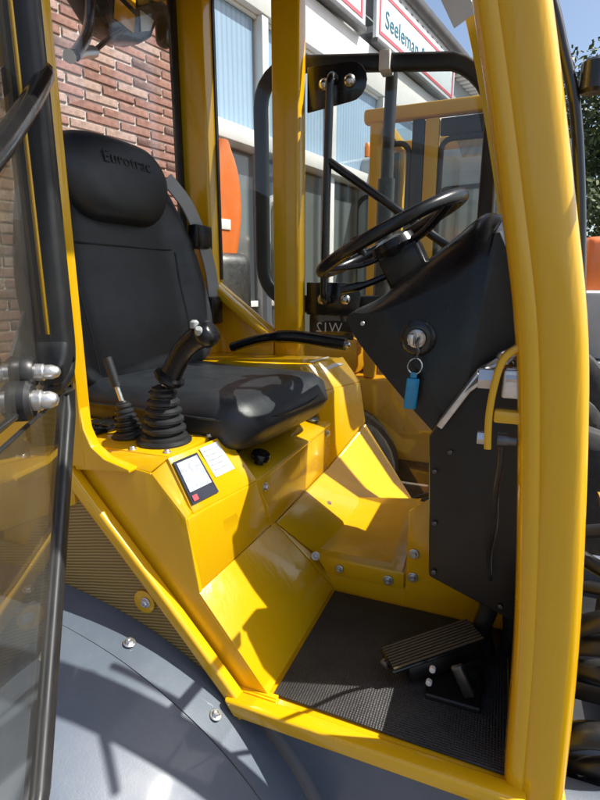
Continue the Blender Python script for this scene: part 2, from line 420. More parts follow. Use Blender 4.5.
# ------------------------------------------------------------------ the yellow wheel loader whose cab fills the picture
L = empty('wheel_loader', (-.4, 1.22, 0), 0, 'yellow compact wheel loader with open cab, black seat and grey fender', 'wheel loader')
Linv = Vector((-.4, 1.22, 0))
# loader parts are written in world coordinates; they are shifted to the root at the end

# --- frame posts of the cab
bm = bmesh.new()
pa = smooth_path([(.112,.775,.60),(.112,.775,.81),(.104,.775,1.07),(.085,.775,1.33),(.064,.775,1.53),(.030,.775,1.706),(-.021,.775,1.94),(-.085,.775,2.20),(-.19,.775,2.56)], 5)
loops = []
for p in pa:
    w, d = .090, .078
    lp = [(-.045,.03),(-.045,-.018),(-.040,-.031),(-.031,-.036),(-.020,-.0365),(-.0165,-.034),(-.013,-.0365),(.018,-.0385),(.032,-.036),(.041,-.028),(.045,-.014),(.045,.03),(.035,.039),(-.035,.039)]
    loops.append([(p.x+x, p.y+y, p.z) for x, y in lp])
loft(bm, loops); finish('front_post', bm, 'yellow', L, 50)
bm = bmesh.new()
loft(bm, [[(p.x+x, 1.665-y+.0, p.z) for x, y in [(-.045,.03),(-.045,-.03),(-.03,-.036),(.03,-.036),(.045,-.02),(.045,.03)]] for p in pa]); finish('front_post', bm, 'yellow', L, 50)
# rear edge post at the near door
bm = bmesh.new(); add_box(bm, (-.815,.737,1.232), (-.772,.768,2.56), .004); finish('door_post', bm, 'yellow', L)
prism('post_flare', [(-.774,.739,1.38),(-.768,.739,1.315),(-.752,.739,1.280),(-.72,.739,1.258),(-.66,.739,1.244),(-.66,.739,1.236),(-.80,.739,1.225),(-.812,.739,1.38)], (0,.026,0), 'yellow', L, .003)
# far door post and rear corner post
bm = bmesh.new(); add_box(bm, (-.765,1.655,1.20), (-.665,1.72,2.56), .012, 3); finish('door_post', bm, 'yellow', L)
bm = bmesh.new(); add_box(bm, (-1.125,1.63,1.30), (-1.0,1.72,2.56), .01, 3); finish('corner_post', bm, 'yellow', L)
bm = bmesh.new(); add_box(bm, (-1.17,.74,1.30), (-1.08,.80,2.56), .01, 3); finish('corner_post', bm, 'yellow', L)
# roof
bm = bmesh.new(); add_box(bm, (-1.24,.70,2.562), (-.06,1.76,2.66), .03, 3); finish('roof', bm, 'yellow', L)
box('headliner', (-1.16,.79,2.535), (-.20,1.64,2.559), 'black_matte', L, .004)
# rear window surround
o = prism('rear_window_seal', [(-1.095,1.63,1.34),(-1.095,1.63,2.53),(-1.095,1.60,2.53),(-1.095,1.60,1.34)], (-.02,0,0), 'rubber', L, .004)
box('rear_window_seal', (-1.115,.80,1.34), (-1.095,.83,2.53), 'rubber', L, .004)
box('rear_window', (-1.108,.832,1.345), (-1.102,1.598,2.528), 'glass', L, 0)
box('rear_ledge', (-1.17,.802,1.22), (-1.06,1.628,1.337), 'yellow', L, .008)
# far quarter window, its sloping sill and the quarter panels
box('quarter_window', (-.998,1.695,1.44), (-.767,1.70,2.55), 'glass', L, 0)
box('window_edge', (-1.0,1.69,1.62), (-.994,1.705,2.55), 'rubber', L, .001)
prism('quarter_panel', [(-1.06,1.66,1.66),(-.768,1.66,1.44),(-.768,1.66,1.10),(-1.17,1.66,1.10),(-1.17,1.66,1.66)], (0,.033,0), 'yellow', L, .006)
prism('quarter_rail', [(-1.045,1.61,1.655),(-.77,1.61,1.435),(-.77,1.61,1.40),(-1.045,1.61,1.61)], (0,.048,0), 'yellow', L, .008, 3)
prism('quarter_panel', [(-.817,.745,1.14),(-1.17,.745,.98),(-1.32,.745,.98),(-1.32,.745,1.47),(-.817,.745,1.36)], (0,.03,0), 'yellow', L, .006)
box('quarter_window', (-1.079,.762,1.47), (-.817,.767,2.55), 'glass', L, 0)

# --- near console with levers
con = prism('side_console', [(-1.08,.762,1.2545),(-.80,.762,1.2535),(-.628,.762,1.234),(-.59,.762,1.192),(-.548,.762,1.148),(-.522,.762,.98),(-.375,.762,.796),(-.60,.762,.796),(-1.08,.762,.98)], (0,.012,0), 'yellow', L, .004)
def face_part(name, pts, th, m, parent, bv=.002):
    a, b, c = (Vector(p) for p in pts[:3]); n = (b-a).cross(c-a).normalized()
    if n.dot(Vector((.4,-.5,.9))) > 0: n = -n          # the sheet's thickness goes inwards
    return prism(name, pts, n*abs(th), m, parent, bv)
# bevel strip, lever plate, sloping sticker face, front face
face_part('console_bevel', [(-.80,.764,1.2535),(-.628,.764,1.2345),(-.600,.79,1.262),(-.80,.80,1.262)], -.01, 'yellow', con)
face_part('console_bevel', [(-.626,.763,1.233),(-.548,.763,1.149),(-.548,.79,1.152),(-.600,.79,1.260)], -.008, 'yellow', con)
box('lever_plate', (-1.08,.79,1.246), (-.60,.97,1.263), 'yellow', con, .003)
face_part('console_slope', [(-.600,.785,1.262),(-.575,.97,1.262),(-.500,.985,1.154),(-.545,.785,1.150)], -.012, 'yellow', con, .004)
face_part('console_front', [(-.546,.764,1.148),(-.500,.985,1.152),(-.500,1.08,1.005),(-.526,.763,.99)], -.012, 'yellow', con, .004)
# seat base
sb = box('seat_base', (-1.06,.985,1.00), (-.515,1.50,1.150), 'yellow', L, .008)
face_part('front_panel', [(-.501,.975,1.150),(-.501,1.525,1.150),(-.501,1.525,1.000),(-.501,1.06,1.000)], .013, 'yellow', sb, .004)
prism('top_lip', [(-.500,.98,1.153),(-.500,1.53,1.153),(-.60,1.53,1.185),(-.60,.98,1.185)], (0,0,-.012), 'yellow', sb, .004)
bolt((-.500,1.022,1.123), (1,0,0), sb, .008); bolt((-.500,1.49,1.127), (1,0,0), sb, .008)
lathe('knob', [(.012,0),(.012,.012),(.024,.014),(.026,.022),(.022,.03),(.008,.032)], (-.535,1.06,1.166), (.3,0,1), 'black_plastic', sb, 14)
lt = lathe('seat_latch', [(.022,0),(.022,.006),(.014,.012),(.004,.013)], (-.548,1.475,1.172), (.3,0,1), 'dark_steel', sb, 16)
tube('latch_wire', [(-.548,1.475,1.19),(-.575,1.46,1.195),(-.58,1.46,1.235),(-.60,1.49,1.24),(-.60,1.40,1.24)], .006, 'zinc', lt, 3, 8)
box('seat_slide', (-.95,1.05,1.186), (-.60,1.09,1.225), 'black_matte', L, .004); box('seat_slide', (-.95,1.36,1.186), (-.60,1.40,1.225), 'black_matte', L, .004)
# kick plate down to the floor, tunnel step
face_part('kick_plate', [(-.526,.7615,.992),(-.500,1.075,1.004),(-.362,1.152,.803),(-.373,.7615,.797)], .010, 'yellow', L, .003)
face_part('tunnel_ramp', [(-.500,1.08,1.003),(-.500,1.50,1.003),(-.425,1.68,1.12),(-.205,1.68,.80),(-.422,1.155,.893)], -.008, 'yellow', L, .002)
face_part('tunnel_ramp', [(-.500,1.077,1.004),(-.422,1.154,.893),(-.362,1.154,.806)], .008, 'yellow', L, .001)
st = box('tunnel_step', (-.43,1.16,.79), (-.10,1.62,.885), 'yellow', L, .006)
prism('step_front', [(-.415,1.153,.893),(-.175,1.153,.893),(-.175,1.153,.845),(-.38,1.153,.845)], (0,-.008,0), 'yellow', st, .004)
face_part('step_top', [(-.425,1.146,.894),(-.18,1.146,.894),(-.205,1.62,.894),(-.47,1.42,.94)], -.005, 'yellow', st, .002)
prism('tunnel_side', [(-.40,1.160,.85),(-.14,1.160,.85),(.05,1.160,.83),(.05,1.160,.79),(-.40,1.160,.79)], (0,-.005,0), 'yellow', L, .002)
prism('tunnel_side', [(-.172,1.150,1.06),(-.125,1.150,1.10),(-.105,1.150,.98),(.06,1.150,.86),(.06,1.150,.79),(-.172,1.150,.79)], (0,.008,0), 'yellow', L, .002)
bolt((-.345,1.142,.868), (0,-1,0), L, .008); bolt((-.215,1.142,.866), (0,-1,0), L, .009); bolt((-.155,1.148,.95), (0,-1,0), L, .009); bolt((-.155,1.148,.885), (0,-1,0), L, .009)
bolt((-.404,1.12,.905), (.6,-.6,.6), L, .008); bolt((-.44,1.33,.955), (.3,0,1), L, .009)
# far console
fc = face_part('side_console', [(-.545,1.50,1.255),(-.443,1.675,1.270),(-.420,1.68,1.125),(-.502,1.50,1.0)], .012, 'yellow', L, .004)
face_part('console_slope', [(-.60,1.505,1.34),(-.51,1.68,1.355),(-.443,1.678,1.271),(-.545,1.50,1.256)], .01, 'yellow', fc, .003)
prism('console_wall', [(-.546,1.50,1.255),(-.60,1.50,1.34),(-1.05,1.50,1.34),(-1.05,1.50,1.0),(-.505,1.50,1.0)], (0,.010,0), 'yellow', fc, .003)
face_part('console_top', [(-1.05,1.505,1.341),(-1.05,1.66,1.352),(-.52,1.66,1.354),(-.60,1.505,1.342)], .01, 'yellow', fc, .003)
stc = face_part('warning_sticker', [(-.590,1.56,1.350),(-.556,1.655,1.356),(-.500,1.655,1.332),(-.550,1.56,1.318)], -.003, 'white_sticker', fc, 0)
# floor, sill, underbody
box('floor_plate', (-.42,.75,.77), (.16,1.66,.792), 'yellow', L, .003)
prism('door_sill', [(-.452,.716,.798),(.10,.716,.798),(.10,.716,.765),(-.43,.716,.765)], (0,.036,0), 'yellow', L, .006, 3)
prism('sill_corner', [(-.47,.752,.797),(-.352,.752,.797),(-.352,.752,.77),(-.45,.752,.77)], (0,.012,0), 'yellow', L, .002)
box('floor_edge', (-.45,.757,.790), (-.353,.768,.799), 'yellow', L, .001)
prism('frame_side', [(-.62,.772,.74),(-.40,.772,.764),(.50,.772,.764),(.50,.772,.36),(-.30,.772,.36)], (0,.06,0), 'grey_paint', L, .01)
prism('frame_side', [(-.62,1.63,.74),(-.40,1.63,.764),(.50,1.63,.764),(.50,1.63,.36),(-.30,1.63,.36)], (0,.06,0), 'grey_paint', L, .01)
box('frame_core', (-1.9,.90,.36), (.9,1.55,.70), 'black_matte', L, .02)
# diagonal opening edge and the meshed side plate under it
tube('opening_edge', [(-.828,.742,1.24),(-.80,.742,1.195),(-.61,.742,.985),(-.440,.742,.790),(-.412,.738,.757)], 1, 'yellow', L, 5, prof=[(x, y) for x, y in rrect(.028, .030, .007, 3)])
ml = prism('mesh_plate', [(-.845,.752,1.215),(-.432,.752,.772),(-.48,.752,.70),(-.95,.752,.70),(-1.35,.752,.80),(-1.35,.752,1.0),(-1.0,.752,1.0)], (0,.004,0), 'mesh_plate', L, 0)
lathe('bolt_plate', [(.026,0),(.026,.004),(.022,.006)], (-.655,.751,.945), (0,-1,0), 'yellow', ml, 20); bolt((-.648,.744,.948), (0,-1,0), ml, .008)
# grey fender over the near rear wheel
prof = smooth_path([(-1.66,0,.60),(-1.56,0,.76),(-1.38,0,.885),(-1.15,0,.945),(-.95,0,.945),(-.78,0,.922),(-.63,0,.880),(-.50,0,.815),(-.40,0,.742),(-.31,0,.64),(-.25,0,.52)], 5)
fd = None
for name, y0, y1, dz in (('fender', .652, .375, 0), ('fender_flange', .751, .658, -.007)):
    bm = bmesh.new()
    ys = [y0 + (y1-y0)*t for t in (0,.01,.25,.5,.75,.93,1)]
    def drop(y): return dz - .45*(.75-y)**2 - (max(0, .42-y)**2*8)
    grid = [[bm.verts.new((p.x, y, p.z + drop(y))) for y in ys] for p in prof]
    for a, b in zip(grid, grid[1:]):
        for j in range(len(ys)-1): bm.faces.new((a[j], a[j+1], b[j+1], b[j]))
    bmesh.ops.recalc_face_normals(bm, faces=bm.faces)
    bmesh.ops.solidify(bm, geom=bm.faces[:], thickness=.006)
    o = finish(name, bm, 'grey_paint', L if fd is None else fd, 50)
    if fd is None: fd = o
def fz(x):
    for a, b in zip(prof, prof[1:]):
        if a.x <= x <= b.x: return a.z + (b.z-a.z)*(x-a.x)/(b.x-a.x)
for x in (-.655, -.455, -.93): bolt((x, .695, fz(x)-.005), (.35 if x > -.5 else .2, 0, 1), fd, .0085)
# outer fender lip
tube('fender_lip', [(p.x, .372, p.z-.085) for p in prof], .012, 'grey_paint', fd, 1, 10)
# wheels
def wheel(loc, outward, R0=.45, w=.30):
    root = lathe('tyre', [(R0*.52,-w/2*.8),(R0*.62,-w/2),(R0*.86,-w/2*.98),(R0*.95,-w/2*.8),(R0*.97,-w/2*.4),(R0*.97,w/2*.4),(R0*.95,w/2*.8),(R0*.86,w/2*.98),(R0*.62,w/2),(R0*.52,w/2*.8)], loc, (0,outward,0), 'tyre', L, 48)
    bm = bmesh.new()
    for i in range(18):
        for sd_ in (-1, 1):
            a = 2*math.pi*(i + (.5 if sd_ > 0 else 0))/18
            M = orient(loc, (0,outward,0)) @ Matrix.Rotation(a, 4, 'Z') @ Matrix.Translation((R0*.97, 0, sd_*w*.24)) @ Matrix.Rotation(R(28*sd_), 4, 'X')
            add_box(bm, (-.02,-.022,-w*.27), (R0*.03,.022,w*.27), .004, 1, M)
    finish('tread_lugs', bm, 'tyre', root)
    lathe('rim', [(.04,.02),(.05,.06),(.10,.06),(.17,.03),(R0*.50,w*.40),(R0*.56,w*.47),(R0*.56,-w*.45)], loc, (0,outward,0), 'white_paint', root, 32)
    for i in range(6):
        a = i*math.pi/3; v = orient(loc, (0,outward,0)) @ Vector((.075*math.cos(a), .075*math.sin(a), .06)); bolt(v, (0,outward,0), root, .010)
wheel((-.98,.53,.452), -1); wheel((-.98,1.91,.452), 1); wheel((.98,.53,.452), -1); wheel((.98,1.91,.452), 1)
bm = bmesh.new(); add_lathe(bm, [(.07,0),(.07,1.1)], orient((-.98,.67,.452),(0,1,0))); finish('axle', bm, 'black_matte', L)
bm = bmesh.new(); add_lathe(bm, [(.07,0),(.07,1.1)], orient((.98,.67,.452),(0,1,0))); finish('axle', bm, 'black_matte', L)
# engine hood behind the cab
prism('engine_hood', [(-1.20,.86,.72),(-1.20,.86,1.20),(-1.75,.86,1.20),(-2.02,.86,1.08),(-2.10,.86,.72)], (0,.72,0), 'yellow', L, .05, 3)
# front chassis
prism('front_frame', [(.30,1.0,.40),(.30,1.0,.80),(.75,1.0,1.02),(1.25,1.0,.95),(1.30,1.0,.45)], (0,.44,0), 'black_matte', L, .03)
# --- driver's seat
seatM = Matrix.Translation((-.985,1.232,1.20)) @ Matrix.Rotation(R(-6), 4, 'Z')
def cushion_loops():
    loops = []
    n = 18
    for i in range(n+1):
        t = i/n; x = -.06 + t*.575
        ef = min(1, (1-t)*7.5+.0); er = min(1, t*8)
        k = math.sqrt(max(0, 1-(1-ef)**2)) if t > .86 else 1
        kr = math.sqrt(max(0, 1-(1-er)**2)) if t < .13 else 1
        k = max(min(k, kr), .10)
        w = .258*(1-.08*max(0,(t-.6)/.4)**2)*(.72+.28*k)
        top = .155 - .012*math.sin(t*math.pi) - .012*max(0,t-.75)/.25
        bot = .0 + .012*t
        mid = (top+bot)/2
        lp = []
        m_ = 36
        for j in range(m_):
            a = 2*math.pi*j/m_; c, s = math.cos(a), math.sin(a)
            y = w*math.copysign(abs(c)**.42, c); z = math.copysign(abs(s)**.55, s)
            zz = mid + (top-mid)*k*z if z > 0 else mid + (mid-bot)*k*z
            if z > 0: zz += .020*k*max(0, abs(y)/w-.5)/.5*(1-abs(y/w)**6) - .004*math.exp(-((abs(y)-.155)/.008)**2)*k
            if z > 0: zz -= .004*math.exp(-((t-.80)/.015)**2)
            lp.append((x, y, zz))
        loops.append(lp)
    return loops
bm = bmesh.new(); loft(bm, cushion_loops()); bmesh.ops.transform(bm, matrix=seatM, verts=bm.verts)
seat = finish('seat_cushion', bm, 'vinyl', L, 60)
# stitched piping round the cushion
bm = bmesh.new()
add_tube(bm, smooth_path([seatM @ Vector(p) for p in ((-.02,-.262,.10),(.2,-.266,.108),(.40,-.257,.105),(.475,-.21,.098),(.513,-.1,.092),(.52,0,.09),(.513,.1,.092),(.475,.21,.098),(.40,.257,.105),(.2,.266,.108),(-.02,.262,.10))], 5), .0032, 8)
finish('piping', bm, 'vinyl', seat)
backM = seatM @ Matrix.Translation((-.01,0,.13)) @ Matrix.Rotation(R(-9), 4, 'Y')
def back_loops():
    loops = []; n = 26; H = .66
    for i in range(n+1):
        t = i/n; z = t*H
        e = 1
        if t > .86: e = math.sqrt(max(0, 1-((t-.86)/.14)**2))
        if t < .05: e = .7+.3*t/.05
        e = max(e, .12)
        # half width: broad at the lumbar wings, narrowing to the head
        if t < .45: w = .258 + .066*math.sin(math.pi*min(1, t/.9+.12))
        else: w = .258 + .066*math.sin(math.pi*min(1, .45/.9+.12))- .100*((t-.45)/.55)**1.3
        w *= (.55+.45*e)
        lp = []; m_ = 40
        for j in range(m_):
            a = 2*math.pi*j/m_; c, s = math.cos(a), math.sin(a)
            y = w*math.copysign(abs(c)**.6, c); d = math.copysign(abs(s)**.6, s)
            x = -.05 + .055*d*e
            if d > 0:
                wing = max(0, (abs(y)/w-.55)/.45)
                x += (.095*wing**1.2*(1-max(0,(t-.62)/.38)) )*(1-abs(y/w)**14)*e
                x -= .006*math.exp(-((abs(y)-.6*w)/.008)**2)*(1 if t < .7 else 0)
                x -= .007*math.exp(-((t-.585)/.010)**2)
                x += .014*math.exp(-((t-.22)/.16)**2)
            lp.append((x, y, z))
        loops.append(lp)
    return loops
bm = bmesh.new(); loft(bm, back_loops()); bmesh.ops.transform(bm, matrix=backM, verts=bm.verts)
back = finish('seat_backrest', bm, 'vinyl', L, 60)
# stitched seams of the back panel
def back_pt(y, t, off=.002):
    z = t*.66; wv = .258+.066*math.sin(math.pi*min(1, min(t,.45)/.9+.12)) - (.100*((t-.45)/.55)**1.3 if t > .45 else 0)
    c = abs(y)/wv; d = (1-c**(1/.6*2))**.3 if c < 1 else 0
    x = -.05+.055*d + .095*max(0,(c-.55)/.45)**1.2*(1-max(0,(t-.62)/.38))*(1-c**14) + .014*math.exp(-((t-.22)/.16)**2)
    return backM @ Vector((x+off-.004, y, z))
for sgn in (-1, 1):
    tube('back_seam', [back_pt(sgn*(.19+.012*math.sin(3*t)), t) for t in (.05,.12,.2,.3,.4,.5,.57)], .003, 'vinyl', back, 3, 6)
tube('back_seam', [back_pt(y, .585) for y in (-.19,-.14,-.07,0,.07,.14,.19)], .003, 'vinyl', back, 3, 6)
# padded headrest cushion on the upper back
bm = bmesh.new(); loops = []
for i in range(15):
    t = i/14; a = math.pi*t; zz = .562 - .115*math.cos(a)
    e = max(.08, math.sin(a)**.55)
    wtop = .135 + .075*min(1, t/.55)**.8 - .03*max(0, t-.6)
    lp = []
    for j in range(32):
        b = 2*math.pi*j/32; c, s = math.cos(b), math.sin(b)
        lp.append((.018+.062*e*math.copysign(abs(s)**.7, s) - .02*abs(c)**3, wtop*(.45+.55*e)*math.copysign(abs(c)**.75, c), zz))
    loops.append(lp)
loft(bm, loops); bmesh.ops.transform(bm, matrix=backM, verts=bm.verts)
head = finish('headrest', bm, 'vinyl', back, 60)
M = backM @ Matrix.Translation((.0785,-.092,.588)) @ Matrix.Rotation(R(90), 4, 'Z') @ Matrix.Rotation(R(90), 4, 'X')
text_obj('embossed_lettering', 'Eurotrac', .047, M, 'headrest_ink', head, .0012, spacing=1.05)
# seat belt reel and strap at the far side of the seat
tube('belt_strap', [(-1.03,1.43,1.93),(-1.0,1.49,1.86),(-.985,1.545,1.76),(-.98,1.59,1.65),(-.975,1.60,1.53)], 1, 'pale_grey', L, 5, prof=[(-.004,-.022),(.004,-.022),(.004,.022),(-.004,.022)])
bk = box('belt_buckle', (-1.01,1.50,1.72), (-.97,1.60,1.80), 'black_plastic', L, .01)
box('belt_reel', (-1.03,1.545,1.46), (-.95,1.625,1.56), 'black_plastic', L, .015)
# lever lying along the far side of the seat
hb = tube('brake_lever', [(-.86,1.515,1.39),(-.74,1.515,1.425),(-.62,1.515,1.435),(-.45,1.51,1.418)], lambda t: .016 if t < .45 else .021, 'black_plastic', L, 6, 12)
lathe('lever_button', [(.010,0),(.010,.012),(.006,.016)], (-.45,1.51,1.418), (1,0,-.1), 'steel', hb, 12)

# --- joystick
J = Vector((-.672,.872,1.263))
def bellows(loc, d, r0, r1, h, n, m='rubber'):
    prof_ = [(r0*1.22, 0), (r0*1.22, .006)]
    for i in range(n):
        t0 = i/n; rr = r0+(r1-r0)*t0
        prof_ += [(rr*1.06, .008+h*(t0+.15/n)), (rr*1.04, .008+h*(t0+.45/n)), (rr*.80, .008+h*(t0+.75/n)), (rr*.80, .008+h*(t0+.95/n))]
    prof_ += [(r1*.7, .008+h), (r1*.5, .012+h)]
    return prof_
jb = lathe('joystick_boot', bellows(J, None, .049, .026, .115, 6), J, (.04,0,1), 'rubber', L, 28)
jd = Vector((.62,.0,1)).normalized()
j0 = J + Vector((.005,0,.115)); 
tube('joystick_stem', [j0, j0+jd*.05], .009, 'zinc', jb, 1, 10)
gp = lathe('joystick_collar', [(.010,.0),(.030,.006),(.034,.012),(.032,.018),(.018,.026)], j0+jd*.022, jd, 'black_plastic', jb, 20)
grip = bmesh.new(); loops = []
gpts = [(0,.025,.020),(.03,.023,.019),(.07,.023,.019),(.105,.024,.020),(.135,.026,.022),(.16,.028,.024),(.178,.028,.024),(.19,.018,.015)]
side = Vector((0,1,0)); fwd = side.cross(jd).normalized()
for h, a, b in gpts:
    c = j0 + jd*(.040+h*.68) + fwd*(.030*max(0,(h-.09)/.1)**1.3)
    loops.append([c + fwd*a*math.cos(2*math.pi*q/16) + side*b*math.sin(2*math.pi*q/16) for q in range(16)])
loft(grip, loops); go = finish('joystick_grip', grip, 'black_plastic', jb, 60)
bm = bmesh.new(); c = j0 + jd*.163 + fwd*.030
add_lathe(bm, [(.020,-.012),(.027,-.006),(.027,.010),(.023,.020),(.012,.024)], orient(c, (jd+fwd*.5)), 18); finish('joystick_head', bm, 'black_plastic', jb, 50)
lathe('joystick_button', [(.009,0),(.009,.012),(.005,.016)], c+jd*.004-fwd*.022+side*-.012, (jd-fwd*.6), 'pale_grey', jb, 12)
lathe('joystick_button', [(.008,0),(.008,.012),(.005,.016)], c+jd*.006-fwd*.004-side*.022, (-side+jd), 'pale_grey', jb, 12)
# small auxiliary lever
K = Vector((-.768,.872,1.263)); kd = Vector((-.33,.0,1)).normalized()
kb = lathe('lever_boot', bellows(K, None, .032, .014, .072, 6), K, (-.15,0,1), 'rubber', L, 24)
k0 = K + Vector((-.011,0,.072))
tube('lever_rod', [k0, k0+kd*.06], .0055, 'zinc', kb, 1, 10)
tube('lever_grip', [k0+kd*.045, k0+kd*.05, k0+kd*.105, k0+kd*.112], lambda t: .0105 if .1 < t < .95 else .008, 'rubber', kb, 2, 12)
bolt((-.70,.80,1.263), (0,0,1), con, .006); bolt((-.62,.81,1.263), (0,0,1), con, .006); bolt((-.60,.94,1.263), (0,0,1), con, .006); bolt((-.80,.80,1.263),(0,0,1), con, .005)
sw = prism('switch_plate', [(-.92,.90,1.264),(-.90,.965,1.264),(-.825,.90,1.264),(-.845,.835,1.264)], (0,0,.012), 'black_plastic', con, .003)
for i in range(3):
    box('switch', (-.90+i*.024,.875,1.276), (-.882+i*.024,.905,1.284), 'black_paint', sw, .003)
# stickers on the console slope
e1 = Vector((.045,-.19,-.0)).normalized()
a0, a1, a2, a3 = Vector((-.600,.785,1.262)), Vector((-.575,.97,1.262)), Vector((-.500,.985,1.154)), Vector((-.545,.785,1.150))
def slope(u, v): return (a0*(1-u)+a1*u)*(1-v) + (a3*(1-u)+a2*u)*v
nrm = (a1-a0).cross(a3-a0).normalized(); nrm = nrm if nrm.x > 0 else -nrm
def sticker(u0, u1, v0, v1, m, parent, h, name):
    pts = [slope(u0,v0)+nrm*h, slope(u1,v0)+nrm*h, slope(u1,v1)+nrm*h, slope(u0,v1)+nrm*h]
    return prism(name, pts, nrm*.0012, m, parent, 0)
s1 = sticker(.02,.40,.10,.86,'ink',con,.003,'instruction_sticker')
sticker(.05,.37,.14,.66,'sticker_grey',s1,.0045,'sticker_field'); sticker(.05,.12,.72,.82,'red_paint',s1,.0045,'sticker_field')
s2 = sticker(.46,.78,.06,.62,'white_sticker',con,.003,'paper_sticker')
for i in range(5): sticker(.50,.74-.05*(i % 2),.12+i*.09,.145+i*.09,'sticker_grey',s2,.0045,'printed_line')

# --- steering console, wheel, ignition
dash = bmesh.new()
near = [(-.315,1.537),(-.262,1.572),(-.20,1.622),(-.115,1.690),(-.060,1.737),(-.028,1.742),(.000,1.712),(.05,1.55),(.07,1.35),(-.07,1.285),(-.125,1.300),(-.285,1.472)]
dl = []
for y, ins in ((1.052,1.0),(1.056,.9),(1.075,.62),(1.098,.34),(1.122,.12),(1.15,0),(1.36,0),(1.39,.4)):
    lp = []
    for k, (x, z) in enumerate(near):
        up = {1:.35,2:.7,3:1,4:1,5:1,6:.8,7:.5}.get(k, .12)
        dx, dz = (.012, -.088) if k < 5 else ((-.006, -.090) if k == 5 else ((-.022, -.02) if k <= 8 else (.02, .02)))
        if k in (0, 11): dx, dz = (.05, 0)
        lp.append((x+dx*ins*up, y, z+dz*ins*up))
    dl.append(smooth_path([Vector(p) for p in lp], 3, True))
loft(dash, dl)
dsh = finish('steering_console', dash, 'black_plastic', L, 40)
igl = lathe('ignition_switch', [(.036,-.004),(.036,.004),(.028,.010),(.020,.010),(.019,.016),(.010,.017),(.009,.012)], (-.158,1.048,1.494), (0,-1,0), 'black_paint', dsh, 24)
lathe('ignition_ring', [(.0185,.013),(.0185,.019),(.0145,.021),(.014,.017)], (-.158,1.048,1.494), (0,-1,0), 'steel', igl, 24)
box('ignition_key', (-.171,1.006,1.483), (-.160,1.028,1.505), 'steel', igl, .002)
bolt((-.275,1.049,1.520), (0,-1,0), dsh, .005, 'zinc', False)
W = Vector((-.262,1.222,1.712)); tl = R(27); wn_ = Vector((-math.sin(tl),-.08,math.cos(tl))).normalized(); wx = Vector((math.cos(tl),0,math.sin(tl))); wy = wn_.cross(wx).normalized()
bm = bmesh.new(); add_tube(bm, [W + (wx*math.cos(2*math.pi*i/48)+wy*math.sin(2*math.pi*i/48))*.178 for i in range(48)], .0145, 12, True)
sw_ = finish('steering_wheel', bm, 'black_plastic', L, 60)
for a in (100, 200, 340):
    d = wx*math.cos(R(a))+wy*math.sin(R(a))
    bm = bmesh.new(); add_tube(bm, smooth_path([W-wn_*.035+d*.03, W-wn_*.03+d*.09, W+d*.172], 4), 1, prof=[(x, y) for x, y in rrect(.030,.012,.005,2)]); finish('spoke', bm, 'black_plastic', sw_, 50)
lathe('hub', [(.018,-.06),(.045,-.05),(.055,-.03),(.050,-.012),(.030,-.004)], W, wn_, 'black_plastic', sw_, 24)
lathe('spinner_knob', [(.010,0),(.012,.02),(.024,.03),(.026,.045),(.016,.055)], W + (wx*-.6+wy*.8)*.172, wn_, 'black_plastic', sw_, 16)
col_end = W - wn_*.20 + wx*.03
tube('steering_column', [W-wn_*.055, col_end], .026, 'black_plastic', dsh, 1, 18)
lathe('column_collar', [(.033,0),(.036,.006),(.036,.018),(.030,.024)], W-wn_*.115+wx*.012, wn_, 'steel', dsh, 20)
bm = bmesh.new(); add_box(bm, (-.05,-.045,-.045), (.05,.045,.04), .012, 3, orient(W-wn_*.075+wx*.006, wn_, wx)); finish('column_shroud', bm, 'black_plastic', dsh)
tube('indicator_stalk', [W-wn_*.08-wx*.03-wy*.03, W-wn_*.075-wx*.09-wy*.05, W-wn_*.06-wx*.145-wy*.06], lambda t: .008 if t < .6 else .011, 'black_plastic', dsh, 4, 10)
# key ring hangs from the ignition switch
kr = empty('key_ring', (-.160,1.016,1.385), 0, 'steel key ring with bright blue plastic tag hanging from the ignition', 'key ring')
bm = bmesh.new(); add_tube(bm, [Vector((.0,0,.055))+Vector((.014*math.cos(2*math.pi*i/20), .003*math.sin(4*math.pi*i/20), .016*math.sin(2*math.pi*i/20))) for i in range(20)], .0014, 6, True); finish('ring', bm, 'steel', kr)
bm = bmesh.new(); add_tube(bm, smooth_path([(.0,0,.071),(.004,0,.085),(-.003,0,.10),(.0,0,.113)], 4), .0025, 6); finish('chain', bm, 'dark_steel', kr)
bm = bmesh.new(); add_box(bm, (-.013,-.003,-.035), (.013,.003,.030), .003, 2); add_box(bm, (-.007,-.003,.030), (.007,.003,.042), .002, 1); finish('plastic_tag', bm, 'blue_tag', kr)
kr.rotation_euler = (0, R(4), R(12))

# --- black fuse cover below the steering console
fcv = prism('fuse_cover', [(-.112,.945,1.316),(-.032,.945,1.449),(.012,.945,1.475),(.10,.945,1.475),(.10,.945,.952),(.063,.945,.962),(-.096,.945,1.02)], (0,.06,0), 'black_matte', L, .006)
for p in ((-.071,1.291),(-.097,1.249),(-.091,1.141),(.043,.990),(-.086,1.035)): bolt((p[0], .9445, p[1]), (0,-1,0), fcv, .0045, 'dark_steel', False)
prism('steel_edge', [(-.098,.935,1.342),(-.034,.935,1.447),(-.024,.935,1.441),(-.088,.935,1.336)], (0,.06,0), 'zinc', fcv, .002)
face_part('steel_bracket', [(-.045,.79,1.440),(.02,.79,1.500),(.045,.93,1.520),(-.02,.93,1.462)], .006, 'zinc', L, .002)
hg = tube('latch_bracket', [(.032,.762,1.519),(.010,.762,1.503),(.000,.762,1.475),(-.006,.762,1.420),(-.004,.762,1.365)], 1, 'yellow', L, 5, prof=[(x, y) for x, y in rrect(.024,.010,.003,2)])
box('latch_arm', (.000,.752,1.405), (.066,.775,1.424), 'yellow', hg, .004)
